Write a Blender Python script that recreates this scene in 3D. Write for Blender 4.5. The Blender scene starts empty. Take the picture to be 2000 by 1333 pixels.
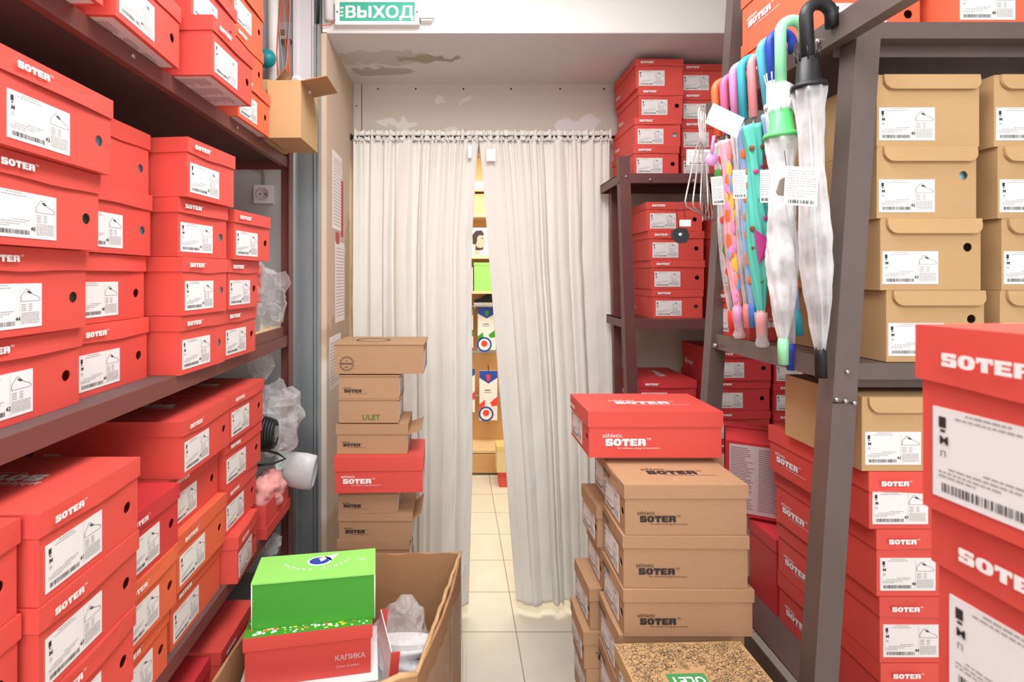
import bpy, math, random
from mathutils import Vector, Matrix, noise
random.seed(7)
scene = bpy.context.scene
COL = scene.collection
PI = math.pi
F = 1000.0          # focal length in pixels of the 2000 px wide frame
CX, CY, H = 888.0, 540.0, 1.65

# ------------------------------------------------------------------ camera, world, lights, exposure
cam_data = bpy.data.cameras.new('camera')
cam = bpy.data.objects.new('camera', cam_data); COL.objects.link(cam)
cam.location = (0, 0, H); cam.rotation_euler = (PI/2, 0, 0)
cam_data.sensor_width = 36; cam_data.lens = 36*F/2000
cam_data.shift_x = (1000-CX)/2000; cam_data.shift_y = -(666.5-CY)/2000
cam_data.clip_start = 0.02
cam_data.dof.use_dof = True; cam_data.dof.focus_distance = 1.9; cam_data.dof.aperture_fstop = 9
scene.camera = cam
world = bpy.data.worlds.new('world'); scene.world = world; world.use_nodes = True
world.node_tree.nodes['Background'].inputs[0].default_value = (0.97, 0.99, 1.0, 1)
world.node_tree.nodes['Background'].inputs[1].default_value = 1.5
scene.view_settings.view_transform = 'Standard'; scene.view_settings.look = 'None'
scene.view_settings.gamma = 1; scene.view_settings.use_curve_mapping = False
scene.view_settings.exposure = 0.45
def area(name, loc, size, power, col=(.98, .99, 1), rot=(0, 0, 0)):
    l = bpy.data.lights.new(name, 'AREA'); l.shape = 'RECTANGLE'; l.size, l.size_y = size; l.energy = power; l.color = col
    o = bpy.data.objects.new(name, l); COL.objects.link(o); o.location = loc; o.rotation_euler = rot
    return o
area('ceiling_panel_light', (0.1, 0.9, 2.93), (0.6, 1.2), 27)
area('ceiling_panel_light', (0.1, -1.1, 2.93), (1.6, 1.2), 45)
area('shop_ceiling_light', (0.3, 3.5, 2.75), (1.6, 1.0), 38, (1, .93, .82))

# ------------------------------------------------------------------ materials
def srgb(r, g, b):
    f = lambda c: (c/255/12.92) if c/255 <= .04045 else ((c/255+.055)/1.055)**2.4
    return (f(r), f(g), f(b), 1)
M = {}
def mat(name, col, rough=.6, metal=0, var=0, scale=30, bump=0, bscale=60, spec=.4, objvar=0, stretch=None, col2=None, trans=0):
    m = bpy.data.materials.new(name); m.use_nodes = True; nt = m.node_tree; N = nt.nodes; L = nt.links
    b = N['Principled BSDF']; b.inputs['Roughness'].default_value = rough; b.inputs['Metallic'].default_value = metal
    b.inputs['Specular IOR Level'].default_value = spec
    c = srgb(*col); b.inputs['Base Color'].default_value = c
    tc = N.new('ShaderNodeTexCoord')
    mp = N.new('ShaderNodeMapping'); L.new(tc.outputs['Object'], mp.inputs['Vector'])
    if stretch: mp.inputs['Scale'].default_value = stretch
    if var or objvar:
        n = N.new('ShaderNodeTexNoise'); n.inputs['Scale'].default_value = scale; n.inputs['Detail'].default_value = 5
        L.new(mp.outputs[0], n.inputs['Vector'])
        mix = N.new('ShaderNodeMix'); mix.data_type = 'RGBA'; L.new(n.outputs['Fac'], mix.inputs['Factor'])
        c2 = srgb(*col2) if col2 else None
        mix.inputs['A'].default_value = [v*(1-var) for v in c[:3]]+[1]
        mix.inputs['B'].default_value = c2 or ([min(1, v*(1+var)) for v in c[:3]]+[1])
        out = mix.outputs['Result']
        if objvar:
            oi = N.new('ShaderNodeObjectInfo'); h = N.new('ShaderNodeHueSaturation')
            mr = N.new('ShaderNodeMapRange'); L.new(oi.outputs['Random'], mr.inputs['Value'])
            mr.inputs['To Min'].default_value = 1-objvar; mr.inputs['To Max'].default_value = 1+objvar*.6
            L.new(mr.outputs[0], h.inputs['Value']); L.new(out, h.inputs['Color']); out = h.outputs['Color']
        L.new(out, b.inputs['Base Color'])
    if bump:
        n2 = N.new('ShaderNodeTexNoise'); n2.inputs['Scale'].default_value = bscale; n2.inputs['Detail'].default_value = 4
        L.new(mp.outputs[0], n2.inputs['Vector'])
        bp = N.new('ShaderNodeBump'); bp.inputs['Strength'].default_value = bump; bp.inputs['Distance'].default_value = .004
        L.new(n2.outputs['Fac'], bp.inputs['Height']); L.new(bp.outputs[0], b.inputs['Normal'])
    if trans:
        out = N['Material Output']; t = N.new('ShaderNodeBsdfTranslucent'); t.inputs[0].default_value = c
        mx = N.new('ShaderNodeMixShader'); mx.inputs[0].default_value = trans
        L.new(b.outputs[0], mx.inputs[1]); L.new(t.outputs[0], mx.inputs[2]); L.new(mx.outputs[0], out.inputs['Surface'])
    M[name] = m; return m
def plastic(name, col, alpha, rough=.15, bump=.6, bscale=25, edge=.35):
    m = mat(name, col, rough, bump=bump, bscale=bscale, spec=.6); nt = m.node_tree; N = nt.nodes; L = nt.links
    b = N['Principled BSDF']; t = N.new('ShaderNodeBsdfTransparent'); mx = N.new('ShaderNodeMixShader')
    fr = N.new('ShaderNodeLayerWeight'); fr.inputs[0].default_value = edge
    n = N.new('ShaderNodeTexNoise'); n.inputs['Scale'].default_value = bscale; n.inputs['Detail'].default_value = 3
    tc = N.new('ShaderNodeTexCoord'); L.new(tc.outputs['Object'], n.inputs['Vector'])
    mr = N.new('ShaderNodeMapRange'); mr.inputs['From Min'].default_value = .4; mr.inputs['From Max'].default_value = .65
    mr.inputs['To Min'].default_value = alpha*.5; mr.inputs['To Max'].default_value = min(1, alpha*1.6)
    L.new(n.outputs['Fac'], mr.inputs['Value'])
    ad = N.new('ShaderNodeMath'); ad.operation = 'ADD'; ad.use_clamp = True
    L.new(mr.outputs[0], ad.inputs[0]); L.new(fr.outputs['Facing'], ad.inputs[1])
    ml = N.new('ShaderNodeMath'); ml.operation = 'MULTIPLY'; L.new(ad.outputs[0], ml.inputs[0]); ml.inputs[1].default_value = .85
    L.new(ml.outputs[0], mx.inputs[0]); L.new(t.outputs[0], mx.inputs[1]); L.new(b.outputs[0], mx.inputs[2])
    L.new(mx.outputs[0], N['Material Output'].inputs['Surface'])
    return m
mat('red_card', (219, 80, 70), .5, var=.05, scale=9, objvar=.07, bump=.05, bscale=150)
mat('orange_card', (228, 102, 70), .5, var=.05, scale=9, objvar=.05, bump=.05, bscale=150)
mat('deep_red_card', (206, 56, 60), .5, var=.05, scale=9, objvar=.07, bump=.05, bscale=150)
mat('kraft_card', (178, 139, 104), .75, var=.08, scale=40, objvar=.06, bump=.08, bscale=120, stretch=(1, 1, 6))
mat('tan_card', (190, 153, 108), .75, var=.06, scale=40, objvar=.05, bump=.08, bscale=120, stretch=(1, 1, 6))
mat('old_card', (176, 132, 92), .85, var=.15, scale=8, bump=.3, bscale=30)
mat('card_edge', (205, 165, 120), .85, var=.2, scale=60)
mat('white_print', (240, 237, 234), .5)
mat('label_paper', (232, 229, 227), .5, var=.02, scale=50)
mat('black_print', (48, 44, 44), .6)
mat('grey_print', (150, 147, 147), .6)
mat('underside_print', (214, 196, 196), .6, var=.03)
mat('underside_text', (165, 128, 130), .6)
mat('dark_inside', (60, 30, 28), .9)
mat('teal_tissue', (170, 215, 222), .8, bump=.5, bscale=80)
mat('white_tissue', (240, 240, 240), .8, bump=.5, bscale=80)
mat('olive_tissue', (95, 105, 80), .8)
mat('maroon_steel', (118, 66, 60), .45, var=.12, scale=14, bump=.08, bscale=200, spec=.5)
mat('maroon_board', (96, 72, 70), .8, var=.25, scale=12, bump=.15, bscale=60)
mat('brown_steel', (104, 90, 86), .38, var=.14, scale=10, bump=.08, bscale=220, spec=.6, metal=.25)
mat('wine_steel', (102, 62, 60), .42, var=.12, scale=14, bump=.08, bscale=200, spec=.5)
mat('bolt', (190, 185, 185), .3, metal=.9)
mat('zinc', (168, 178, 180), .36, metal=.75, var=.12, scale=7, stretch=(3, 3, .6), bump=.06, bscale=30)
mat('wall_paint', (226, 226, 222), .9, var=.03, scale=3, bump=.25, bscale=35)
mat('wall_grey', (186, 188, 186), .9, var=.04, scale=5, bump=.15, bscale=60)
mat('ceiling_paint', (235, 235, 232), .95, var=.02)
mat('strip_paint', (214, 208, 212), .85, var=.04, scale=5)
mat('plug_white', (238, 237, 234), .4)
mat('hole_dark', (25, 22, 22), .8)
mat('cable_orange', (228, 92, 54), .45)
mat('cable_grey', (150, 150, 150), .45)
mat('cable_black', (24, 24, 26), .4)
mat('teal_plastic', (18, 140, 145), .4)
mat('curtain_cloth', (240, 237, 230), .9, var=.015, scale=25, bump=.25, bscale=16, stretch=(1, 1, .8), trans=.15)
mat('curtain_seam', (196, 192, 192), .9)
mat('black_rod', (25, 24, 25), .35)
mat('paper', (240, 232, 226), .8, var=.05, scale=8)
mat('paper_red', (190, 70, 80), .7)
mat('beech', (206, 158, 104), .5, var=.08, scale=5, stretch=(1, 1, 12))
mat('beech_light', (228, 200, 152), .5, var=.06, scale=5, stretch=(1, 1, 12))
mat('beech_dark', (150, 110, 66), .6)
mat('green_card', (66, 154, 44), .45, var=.06, scale=6, objvar=.03)
mat('lime_card', (150, 226, 108), .45, var=.04, scale=6)
mat('yellow_print', (214, 226, 66), .5)
mat('blue_print', (42, 74, 168), .5)
mat('green_print', (66, 150, 82), .6)
mat('ulet_green', (84, 118, 40), .6)
mat('sole_white', (240, 240, 242), .5)
mat('black_fabric', (40, 38, 40), .8)
mat('skin_print', (206, 168, 146), .7)
mat('hair_print', (58, 44, 40), .7)
mat('poster_grey', (216, 214, 212), .6)
mat('pink_cloth', (238, 130, 124), .8, var=.3, scale=22, bump=.6, bscale=40, col2=(250, 196, 188))
mat('sage_cloth', (186, 200, 190), .9, bump=.6, bscale=40)
mat('frost_board', (222, 222, 222), .35, trans=.4)
mat('sign_green', (66, 178, 150), .4)
mat('wire_chrome', (205, 206, 208), .3, metal=.6)
plastic('clear_bag', (240, 238, 238), .22, rough=.12, bscale=9, edge=.14)
plastic('frost', (226, 226, 226), .55, rough=.4, bump=.1, bscale=6)
plastic('clear_canopy', (240, 242, 244), .40, bscale=11, bump=.3)
plastic('milky_canopy', (246, 247, 249), .78, bscale=14, bump=.3)
plastic('film', (225, 218, 205), .12, bscale=12, edge=.02)
def soft(name, c, r=.45): return mat(name, c, r)
for n_, c_ in dict(u_black=(26, 26, 28), u_mint=(160, 240, 186), u_blue=(38, 70, 176), u_sky=(92, 196, 224), u_coral=(250, 150, 152),
                   u_cyan=(60, 186, 206), u_lilac=(240, 156, 214), u_pink=(246, 112, 158), u_orange=(248, 118, 66), u_teal=(92, 198, 178),
                   u_magenta=(206, 62, 142), u_green=(98, 214, 120), u_peri=(142, 176, 222), u_rose=(250, 182, 192), u_yellow=(250, 200, 80),
                   u_white=(244, 246, 248), u_red=(238, 66, 58), u_brown=(122, 84, 54), u_leaf=(74, 150, 70), u_steelblue=(70, 132, 200),
                   u_disc=(150, 144, 130)).items(): soft(n_, c_)
mat('shop_wall', (222, 206, 170), .9)
mat('amber_board', (222, 196, 128), .6)

def floor_mat():
    m = mat('floor_tiles', (232, 228, 214), .35, spec=.5); nt = m.node_tree; N = nt.nodes; L = nt.links; b = N['Principled BSDF']
    tc = N.new('ShaderNodeTexCoord'); mp = N.new('ShaderNodeMapping'); L.new(tc.outputs['Object'], mp.inputs['Vector'])
    mp.inputs['Location'].default_value = (-.285, -.274, 0)
    br = N.new('ShaderNodeTexBrick'); br.offset = 0; br.squash = 1; L.new(mp.outputs[0], br.inputs['Vector'])
    for k, v in (('Scale', 1), ('Mortar Size', .0028), ('Brick Width', .3), ('Row Height', .3), ('Mortar Smooth', .2)): br.inputs[k].default_value = v
    br.inputs['Color1'].default_value = srgb(226, 222, 206); br.inputs['Color2'].default_value = srgb(220, 215, 198)
    br.inputs['Mortar'].default_value = srgb(160, 150, 132)
    n = N.new('ShaderNodeTexNoise'); n.inputs['Scale'].default_value = 6; n.inputs['Detail'].default_value = 8; L.new(tc.outputs['Object'], n.inputs['Vector'])
    mr = N.new('ShaderNodeMapRange'); L.new(n.outputs['Fac'], mr.inputs['Value']); mr.inputs['To Min'].default_value = .86; mr.inputs['To Max'].default_value = 1.06
    mx = N.new('ShaderNodeMix'); mx.data_type = 'RGBA'; mx.blend_type = 'MULTIPLY'; mx.inputs['Factor'].default_value = 1
    L.new(br.outputs['Color'], mx.inputs['A']); L.new(mr.outputs[0], mx.inputs['B']); L.new(mx.outputs['Result'], b.inputs['Base Color'])
    bp = N.new('ShaderNodeBump'); bp.inputs['Strength'].default_value = .4; bp.inputs['Distance'].default_value = .002; bp.invert = True
    L.new(br.outputs['Fac'], bp.inputs['Height']); L.new(bp.outputs[0], b.inputs['Normal'])
floor_mat()
def patchy(name, base, spots, rough=.9, nz=13, amp=.15, var=.04):
    """plaster with real repaired/stained patches: spots = (center, radii, colour, axes)"""
    m = mat(name, base, rough, var=var, scale=6, bump=.25, bscale=30); nt = m.node_tree; N = nt.nodes; L = nt.links; b = N['Principled BSDF']
    cur = b.inputs['Base Color'].links[0].from_socket
    tc = N.new('ShaderNodeTexCoord'); n = N.new('ShaderNodeTexNoise'); n.inputs['Scale'].default_value = nz; n.inputs['Detail'].default_value = 5
    L.new(tc.outputs['Object'], n.inputs['Vector'])
    sb = N.new('ShaderNodeVectorMath'); sb.operation = 'MULTIPLY_ADD'; L.new(n.outputs['Color'], sb.inputs[0])
    sb.inputs[1].default_value = (amp,)*3; L.new(tc.outputs['Object'], sb.inputs[2])
    for cen, rad, colr in spots:
        s = N.new('ShaderNodeVectorMath'); s.operation = 'SUBTRACT'; L.new(sb.outputs[0], s.inputs[0]); s.inputs[1].default_value = [c+amp/2 for c in cen]
        d = N.new('ShaderNodeVectorMath'); d.operation = 'DIVIDE'; L.new(s.outputs[0], d.inputs[0]); d.inputs[1].default_value = rad
        ln = N.new('ShaderNodeVectorMath'); ln.operation = 'LENGTH'; L.new(d.outputs[0], ln.inputs[0])
        mr = N.new('ShaderNodeMapRange'); mr.inputs['From Min'].default_value = 1.05; mr.inputs['From Max'].default_value = .9
        L.new(ln.outputs['Value'], mr.inputs['Value'])
        mx = N.new('ShaderNodeMix'); mx.data_type = 'RGBA'; L.new(mr.outputs[0], mx.inputs['Factor']); L.new(cur, mx.inputs['A'])
        mx.inputs['B'].default_value = srgb(*colr); cur = mx.outputs['Result']
    L.new(cur, b.inputs['Base Color']); return m
patchy('soffit_plaster', (214, 211, 212), [((-.32, 2.27, 2.617), (.24, .075, 9), (196, 188, 180)), ((-.12, 2.27, 2.617), (.15, .032, 9), (168, 156, 140)),
                                           ((-.36, 2.42, 2.617), (.16, .05, 9), (180, 172, 162))])
patchy('lintel_board', (206, 196, 184), [((.62, 2.58, 2.41), (.10, 9, .055), (226, 216, 220)), ((-.3, 2.58, 2.42), (.11, 9, .02), (224, 218, 214)),
                                         ((.1, 2.58, 2.36), (.5, 9, .018), (222, 214, 206)), ((-.07, 2.58, 2.53), (.03, 9, .03), (220, 212, 206)),
                                         ((.05, 2.58, 2.54), (.03, 9, .02), (220, 212, 206))])
patchy('jamb_board', (202, 180, 156), [((-.51, 2.2, 1.0), (9, .5, .35), (222, 208, 194)), ((-.51, 2.45, 1.55), (9, .09, .4), (178, 156, 120)),
                                       ((-.51, 2.3, 1.42), (9, .3, .06), (186, 160, 132))])

# ------------------------------------------------------------------ mesh helpers
class MB:
    def __init__(s): s.v = []; s.f = []; s.m = []; s.smooth = []
    def add(s, vs, fs, m=0, T=None, sm=False):
        o = len(s.v)
        s.v += [tuple(T @ Vector(v)) if T else tuple(v) for v in vs]
        for f in fs: s.f.append([i+o for i in f]); s.m.append(m); s.smooth.append(sm)
        return s
    def box(s, x0, x1, y0, y1, z0, z1, m=0, T=None):
        v = [(x, y, z) for z in (z0, z1) for y in (y0, y1) for x in (x0, x1)]
        return s.add(v, [(0, 2, 3, 1), (4, 5, 7, 6), (0, 1, 5, 4), (2, 6, 7, 3), (0, 4, 6, 2), (1, 3, 7, 5)], m, T)
    def poly(s, pts, m=0, T=None): return s.add(pts, [list(range(len(pts)))], m, T)
    def tube(s, pts, r, seg=8, m=0, T=None, caps=True):
        pts = [Vector(p) for p in pts]; n = len(pts); vs = []; fs = []
        rr = r if isinstance(r, (list, tuple)) else [r]*n
        up = None
        for i, p in enumerate(pts):
            d = (pts[min(i+1, n-1)]-pts[max(i-1, 0)]).normalized()
            if up is None: up = d.orthogonal().normalized()
            up = (up-d*up.dot(d));  up = up.normalized() if up.length > 1e-6 else d.orthogonal().normalized()
            w = d.cross(up)
            for k in range(seg):
                a = 2*PI*k/seg; vs.append(p+(up*math.cos(a)+w*math.sin(a))*rr[i])
        for i in range(n-1):
            for k in range(seg):
                a, b = i*seg+k, i*seg+(k+1) % seg; fs.append((a, b, b+seg, a+seg))
        if caps: fs += [list(range(seg))[::-1], [(n-1)*seg+k for k in range(seg)]]
        return s.add(vs, fs, m, T, True)
    def lathe(s, prof, seg=16, m=0, T=None, fn=None):
        vs = []; fs = []
        for j, (z, r) in enumerate(prof):
            for k in range(seg):
                a = 2*PI*k/seg; q = r*(fn(a, z, j) if fn else 1); vs.append((q*math.cos(a), q*math.sin(a), z))
        for j in range(len(prof)-1):
            for k in range(seg):
                a, b = j*seg+k, j*seg+(k+1) % seg; fs.append((a, b, b+seg, a+seg))
        fs += [list(range(seg))[::-1], [(len(prof)-1)*seg+k for k in range(seg)]]
        return s.add(vs, fs, m, T, True)
    def cyl(s, p0, p1, r, seg=12, m=0): return s.tube([p0, p1], r, seg, m)
    def prism(s, outline, z0, z1, m=0, T=None):
        n = len(outline); v = [(x, y, z0) for x, y in outline]+[(x, y, z1) for x, y in outline]
        f = [list(range(n))[::-1], list(range(n, 2*n))]+[(i, (i+1) % n, n+(i+1) % n, n+i) for i in range(n)]
        return s.add(v, f, m, T)
    def mesh(s, mats):
        me = bpy.data.meshes.new('m'); me.from_pydata([tuple(v) for v in s.v], [], s.f)
        for k in mats: me.materials.append(M[k])
        me.polygons.foreach_set('material_index', s.m); me.polygons.foreach_set('use_smooth', s.smooth); me.update(); return me
    def build(s, name, mats, parent=None, loc=None, rot=None):
        return link(name, s.mesh(mats if isinstance(mats, (list, tuple)) else [mats]), parent, loc, rot)
def link(name, me, parent=None, loc=None, rot=None, mtx=None):
    o = bpy.data.objects.new(name, me); COL.objects.link(o)
    if me and me.name.startswith('m'): me.name = name
    if parent: o.parent = parent
    if loc: o.location = loc
    if rot: o.rotation_euler = rot
    if mtx: o.matrix_local = mtx
    return o
def tag(o, label, cat, group=None, kind=None):
    o['label'] = label; o['category'] = cat
    if group: o['group'] = group
    if kind: o['kind'] = kind
    return o
def thing(name, label, cat, loc=(0, 0, 0), rz=0, group=None, rot=None):
    o = link(name, None, None, loc, rot or (0, 0, rz)); return tag(o, label, cat, group)
def struct(o): o['kind'] = 'structure'; return o
def at(px, py, Y): return Vector(((px-CX)*Y/F, Y, H-(py-CY)*Y/F))
def X(px, Y): return (px-CX)*Y/F
def Z(py, Y): return H-(py-CY)*Y/F

_tx = {}
def text_geo(s, size, weight=0.0, sx=1.0, align='LEFT'):
    k = (s, size, weight, sx, align)
    if k not in _tx:
        c = bpy.data.curves.new('t', 'FONT'); c.body = s; c.size = size; c.offset = weight*size; c.resolution_u = 2; c.align_x = align
        c.fill_mode = 'FRONT'
        o = bpy.data.objects.new('t', c); COL.objects.link(o)
        me = bpy.data.meshes.new_from_object(o.evaluated_get(bpy.context.evaluated_depsgraph_get()))
        vs = [(v.co.x*sx, v.co.y, 0) for v in me.vertices]; fs = [list(p.vertices) for p in me.polygons]
        bpy.data.objects.remove(o); bpy.data.curves.remove(c); bpy.data.meshes.remove(me)
        _tx[k] = (vs, fs)
    return _tx[k]
def face_T(origin, right, up):
    r = Vector(right).normalized(); u = Vector(up).normalized(); n = r.cross(u)
    T = Matrix.Identity(4)
    for i in range(3): T[i][0], T[i][1], T[i][2], T[i][3] = r[i], u[i], n[i], origin[i]
    return T
def put_text(mb, s, size, origin, right=(1, 0, 0), up=(0, 0, 1), weight=0, sx=1, m=0, align='LEFT', off=.0006):
    v, f = text_geo(s, size, weight, sx, align); T = face_T(origin, right, up)
    return mb.add([(x, y, off) for x, y, _ in v], f, m, T)
def rrect(x0, x1, y0, y1, r=.04):
    r = min(r, (x1-x0)/2, (y1-y0)/2); o = []
    for cx, cy, a0 in ((x1-r, y1-r, 0), (x0+r, y1-r, 90), (x0+r, y0+r, 180), (x1-r, y0+r, 270)):
        for k in range(4): a = math.radians(a0+30*k); o.append((cx+r*math.cos(a), cy+r*math.sin(a)))
    return o
def heavy_word():
    P_ = []; x = 0
    def a(l): P_.extend([[(px_+x, py_) for px_, py_ in q] for q in l])
    a([rrect(0, 1.0, .74, 1, .12), rrect(0, .42, .42, 1, .18), rrect(.04, 1.0, .40, .61, .08), rrect(.62, 1.06, .0, .61, .18), rrect(.04, 1.02, 0, .26, .12), rrect(0, .40, 0, .33, .06), rrect(.66, 1.02, .68, 1, .06)]); x += 1.14
    n = 28; ring = []
    for k in range(n):
        q = []
        for t_ in (2*PI*k/n, 2*PI*(k+1)/n):
            c_, s_ = math.cos(t_), math.sin(t_)
            f = lambda v: math.copysign(abs(v)**.75, v)
            q.append(((.56+.56*f(c_), .5+.5*f(s_)), (.56+.14*f(c_), .5+.26*f(s_))))
        ring.append([q[0][0], q[1][0], q[1][1], q[0][1]])
    a(ring); x += 1.20
    a([rrect(0, 1.04, .72, 1, .03), rrect(.31, .73, 0, .9, .03), rrect(0, .16, .6, .9, .02), rrect(.88, 1.04, .6, .9, .02)]); x += 1.13
    a([rrect(0, .42, 0, 1, .03), rrect(.2, 1.0, .74, 1, .03), rrect(.2, .92, .40, .60, .03), rrect(.2, 1.02, 0, .26, .03)]); x += 1.12
    a([rrect(0, .42, 0, 1, .03), rrect(.2, .95, .78, 1, .06), rrect(.66, 1.08, .42, 1, .2), rrect(.2, .95, .38, .58, .06), rrect(.66, 1.10, 0, .52, .1)]); x += 1.10
    return P_, x
HW, HWW = heavy_word()
def logo(mb, origin, right, up, w, m=0, full=False):
    """heavy SOTER word, width w; full adds the thin line above and the tag line below"""
    hh = w/HWW; s = hh/.73; T = face_T(origin, right, up)
    for i, q in enumerate(HW): mb.poly([(x*hh, y*hh, .0006+i*.000004) for x, y in q], m, T)
    r = Vector(right).normalized(); u = Vector(up).normalized(); o = Vector(origin)
    put_text(mb, 'TM', s*.34, o+r*w*1.02+u*s*.58, right, up, 0, 1, m)
    if full:
        put_text(mb, 'athletic', s*.62, o-r*w*.08+u*s*.86, right, up, 0, 1.15, m)
        put_text(mb, 'for wellness energy & movement', s*.24, o+r*w*.3-u*s*.3, right, up, 0, 1.35, m)

# ------------------------------------------------------------------ labels on the shoe boxes (white sticker, bars and lines; no square code)
LW, LH = .112, .066
_lab = {}
def label_mesh(num='42', sc=1.0):
    if (num, sc) in _lab: return _lab[(num, sc)]
    b = MB(); y = -.0009; rnd = random.Random(num)
    w, h = LW*sc, LH*sc
    b.box(0, w, y, 0, 0, h, 0)
    y -= .0003
    def bar(x0, x1, z0, z1, m=1): b.poly([(x0*w, y, z0*h), (x1*w, y, z0*h), (x1*w, y, z1*h), (x0*w, y, z1*h)], m)
    x = .06
    while x < .56:
        wd = rnd.choice((.004, .007, .011)); bar(x, x+wd, .07, .17); x += wd+rnd.choice((.005, .008, .012))
    put_text(b, num, .0085*sc, (.57*w, y+.0003, .17*h), m=1, weight=.02)
    put_text(b, 'M', .0085*sc, (.045*w, y+.0003, .60*h), m=1, weight=.02)
    put_text(b, 'П', .006*sc, (.05*w, y+.0003, .46*h), m=1)
    bar(.04, .085, .78, .9); bar(.05, .08, .73, .76)
    for (x0, x1, z) in ((.14, .5, .90), (.2, .46, .955), (.1, .5, .33), (.04, .4, .28), (.04, .26, .235), (.3, .55, .38)):
        q = x0
        while q < x1-.01:
            d = rnd.uniform(.015, .05); bar(q, min(q+d, x1), z, z+.016, 2); q += d+.008
    for z in (.52, .475, .43, .385):
        bar(.66, .74, z, z+.015, 2); bar(.78, .84, z, z+.015, 2)
    z = .33
    while z > .06:
        q = .66
        while q < .95:
            d = rnd.uniform(.02, .06); bar(q, min(q+d, .96), z, z+.013, 2); q += d+.008
        z -= .034
    # thin line drawing of a sneaker
    pts = [(.66, .62), (.66, .72), (.70, .80), (.74, .88), (.78, .86), (.84, .76), (.93, .70), (.97, .65), (.96, .60), (.66, .60), (.66, .64)]
    for (xa, za), (xb, zb) in zip(pts, pts[1:]):
        d = Vector((xb-xa, 0, zb-za)).normalized(); n = Vector((-d.z, 0, d.x))*.006
        b.poly([((xa-n.x)*w, y, (za-n.z)*h), ((xb-n.x)*w, y, (zb-n.z)*h), ((xb+n.x)*w, y, (zb+n.z)*h), ((xa+n.x)*w, y, (za+n.z)*h)], 2)
    bar(.75, .80, .80, .83, 1); bar(.78, .83, .77, .80, 1)
    bar(.635, .638, .05, .95, 2)
    me = b.mesh(['label_paper', 'black_print', 'grey_print']); me.name = 'size_label'; _lab[(num, sc)] = me; return me

# ------------------------------------------------------------------ shoe boxes
_c = {}
def body_mesh(w, L, h, hole, mt, inset=.003, wall=.0015):
    k = ('b', round(w, 3), round(L, 3), round(h, 3), hole, mt, inset)
    if k in _c: return _c[k]
    b = MB(); x0, x1, y0, y1, z1 = inset, w-inset, inset, L-inset, h-.003
    b.poly([(x0, y0, 0), (x0, y1, 0), (x1, y1, 0), (x1, y0, 0)])
    b.poly([(x0, y1, 0), (x0, y1, z1), (x1, y1, z1), (x1, y1, 0)])
    b.poly([(x0, y0, 0), (x0, y0, z1), (x0, y1, z1), (x0, y1, 0)])
    b.poly([(x1, y0, 0), (x1, y1, 0), (x1, y1, z1), (x1, y0, z1)])
    b.poly([(x0, y0, z1), (x1, y0, z1), (x1, y1, z1), (x0, y1, z1)])
    if not hole: b.poly([(x0, y0, 0), (x1, y0, 0), (x1, y0, z1), (x0, y0, z1)])
    else:
        hx, hz, r = hole[0]*w, hole[1]*h, hole[2]
        an = sorted([2*PI*i/20 for i in range(20)]+[math.atan2(cz-hz, cx-hx) % (2*PI) for cx in (x0, x1) for cz in (0, z1)])
        out = []; inn = []
        for a in an:
            dx, dz = math.cos(a), math.sin(a); t = 9
            if dx > 1e-9: t = min(t, (x1-hx)/dx)
            if dx < -1e-9: t = min(t, (x0-hx)/dx)
            if dz > 1e-9: t = min(t, (z1-hz)/dz)
            if dz < -1e-9: t = min(t, (0-hz)/dz)
            out.append((hx+dx*t, y0, hz+dz*t)); inn.append((hx+dx*r, y0, hz+dz*r))
        n = len(an); inn2 = [(p[0], y0+.002, p[2]) for p in inn]
        b.add(out+inn+inn2, [(i, n+i, n+(i+1) % n, (i+1) % n) for i in range(n)]+[(n+i, 2*n+i, 2*n+(i+1) % n, n+(i+1) % n) for i in range(n)])
    me = b.mesh([mt]); me.name = 'box_body'; _c[k] = me; return me
def lid_mesh(w, L, d, mt, v=0):
    """shallow lid, top at z=0, skirt down to -d; the front skirt sags a little"""
    k = ('l', round(w, 3), round(L, 3), round(d, 3), mt, v)
    if k in _c: return _c[k]
    rnd = random.Random(v*13+5); b = MB(); t = .0015; n = 8
    sag = rnd.uniform(-.004, .003); ph = rnd.uniform(.3, .7); bul = rnd.uniform(0, .004)
    def ring(x0, x1, y0, y1, z):
        fr = []
        for i in range(n+1):
            u = i/n; s = math.sin(PI*u)
            fr.append((x0+(x1-x0)*u, y0-(bul*s if z < -.001 else 0), z+(sag*math.exp(-((u-ph)/.25)**2)*s if z < -.001 else 0)))
        return fr+[(x1, y1, z), (x0, y1, z)]
    A = ring(0, w, 0, L, 0); B = ring(0, w, 0, L, -d); Cc = ring(t, w-t, t, L-t, -d); D = ring(t, w-t, t, L-t, -t)
    m = len(A); fs = [list(range(m))]
    for i in range(m):
        j = (i+1) % m
        fs += [(m+i, m+j, j, i), (2*m+i, 2*m+j, m+j, m+i), (3*m+i, 3*m+j, 2*m+j, 2*m+i)]
    fs.append([3*m+i for i in range(m)][::-1])
    b.add(A+B+Cc+D, fs); me = b.mesh([mt]); me.name = 'box_lid'; _c[k] = me; return me
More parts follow.
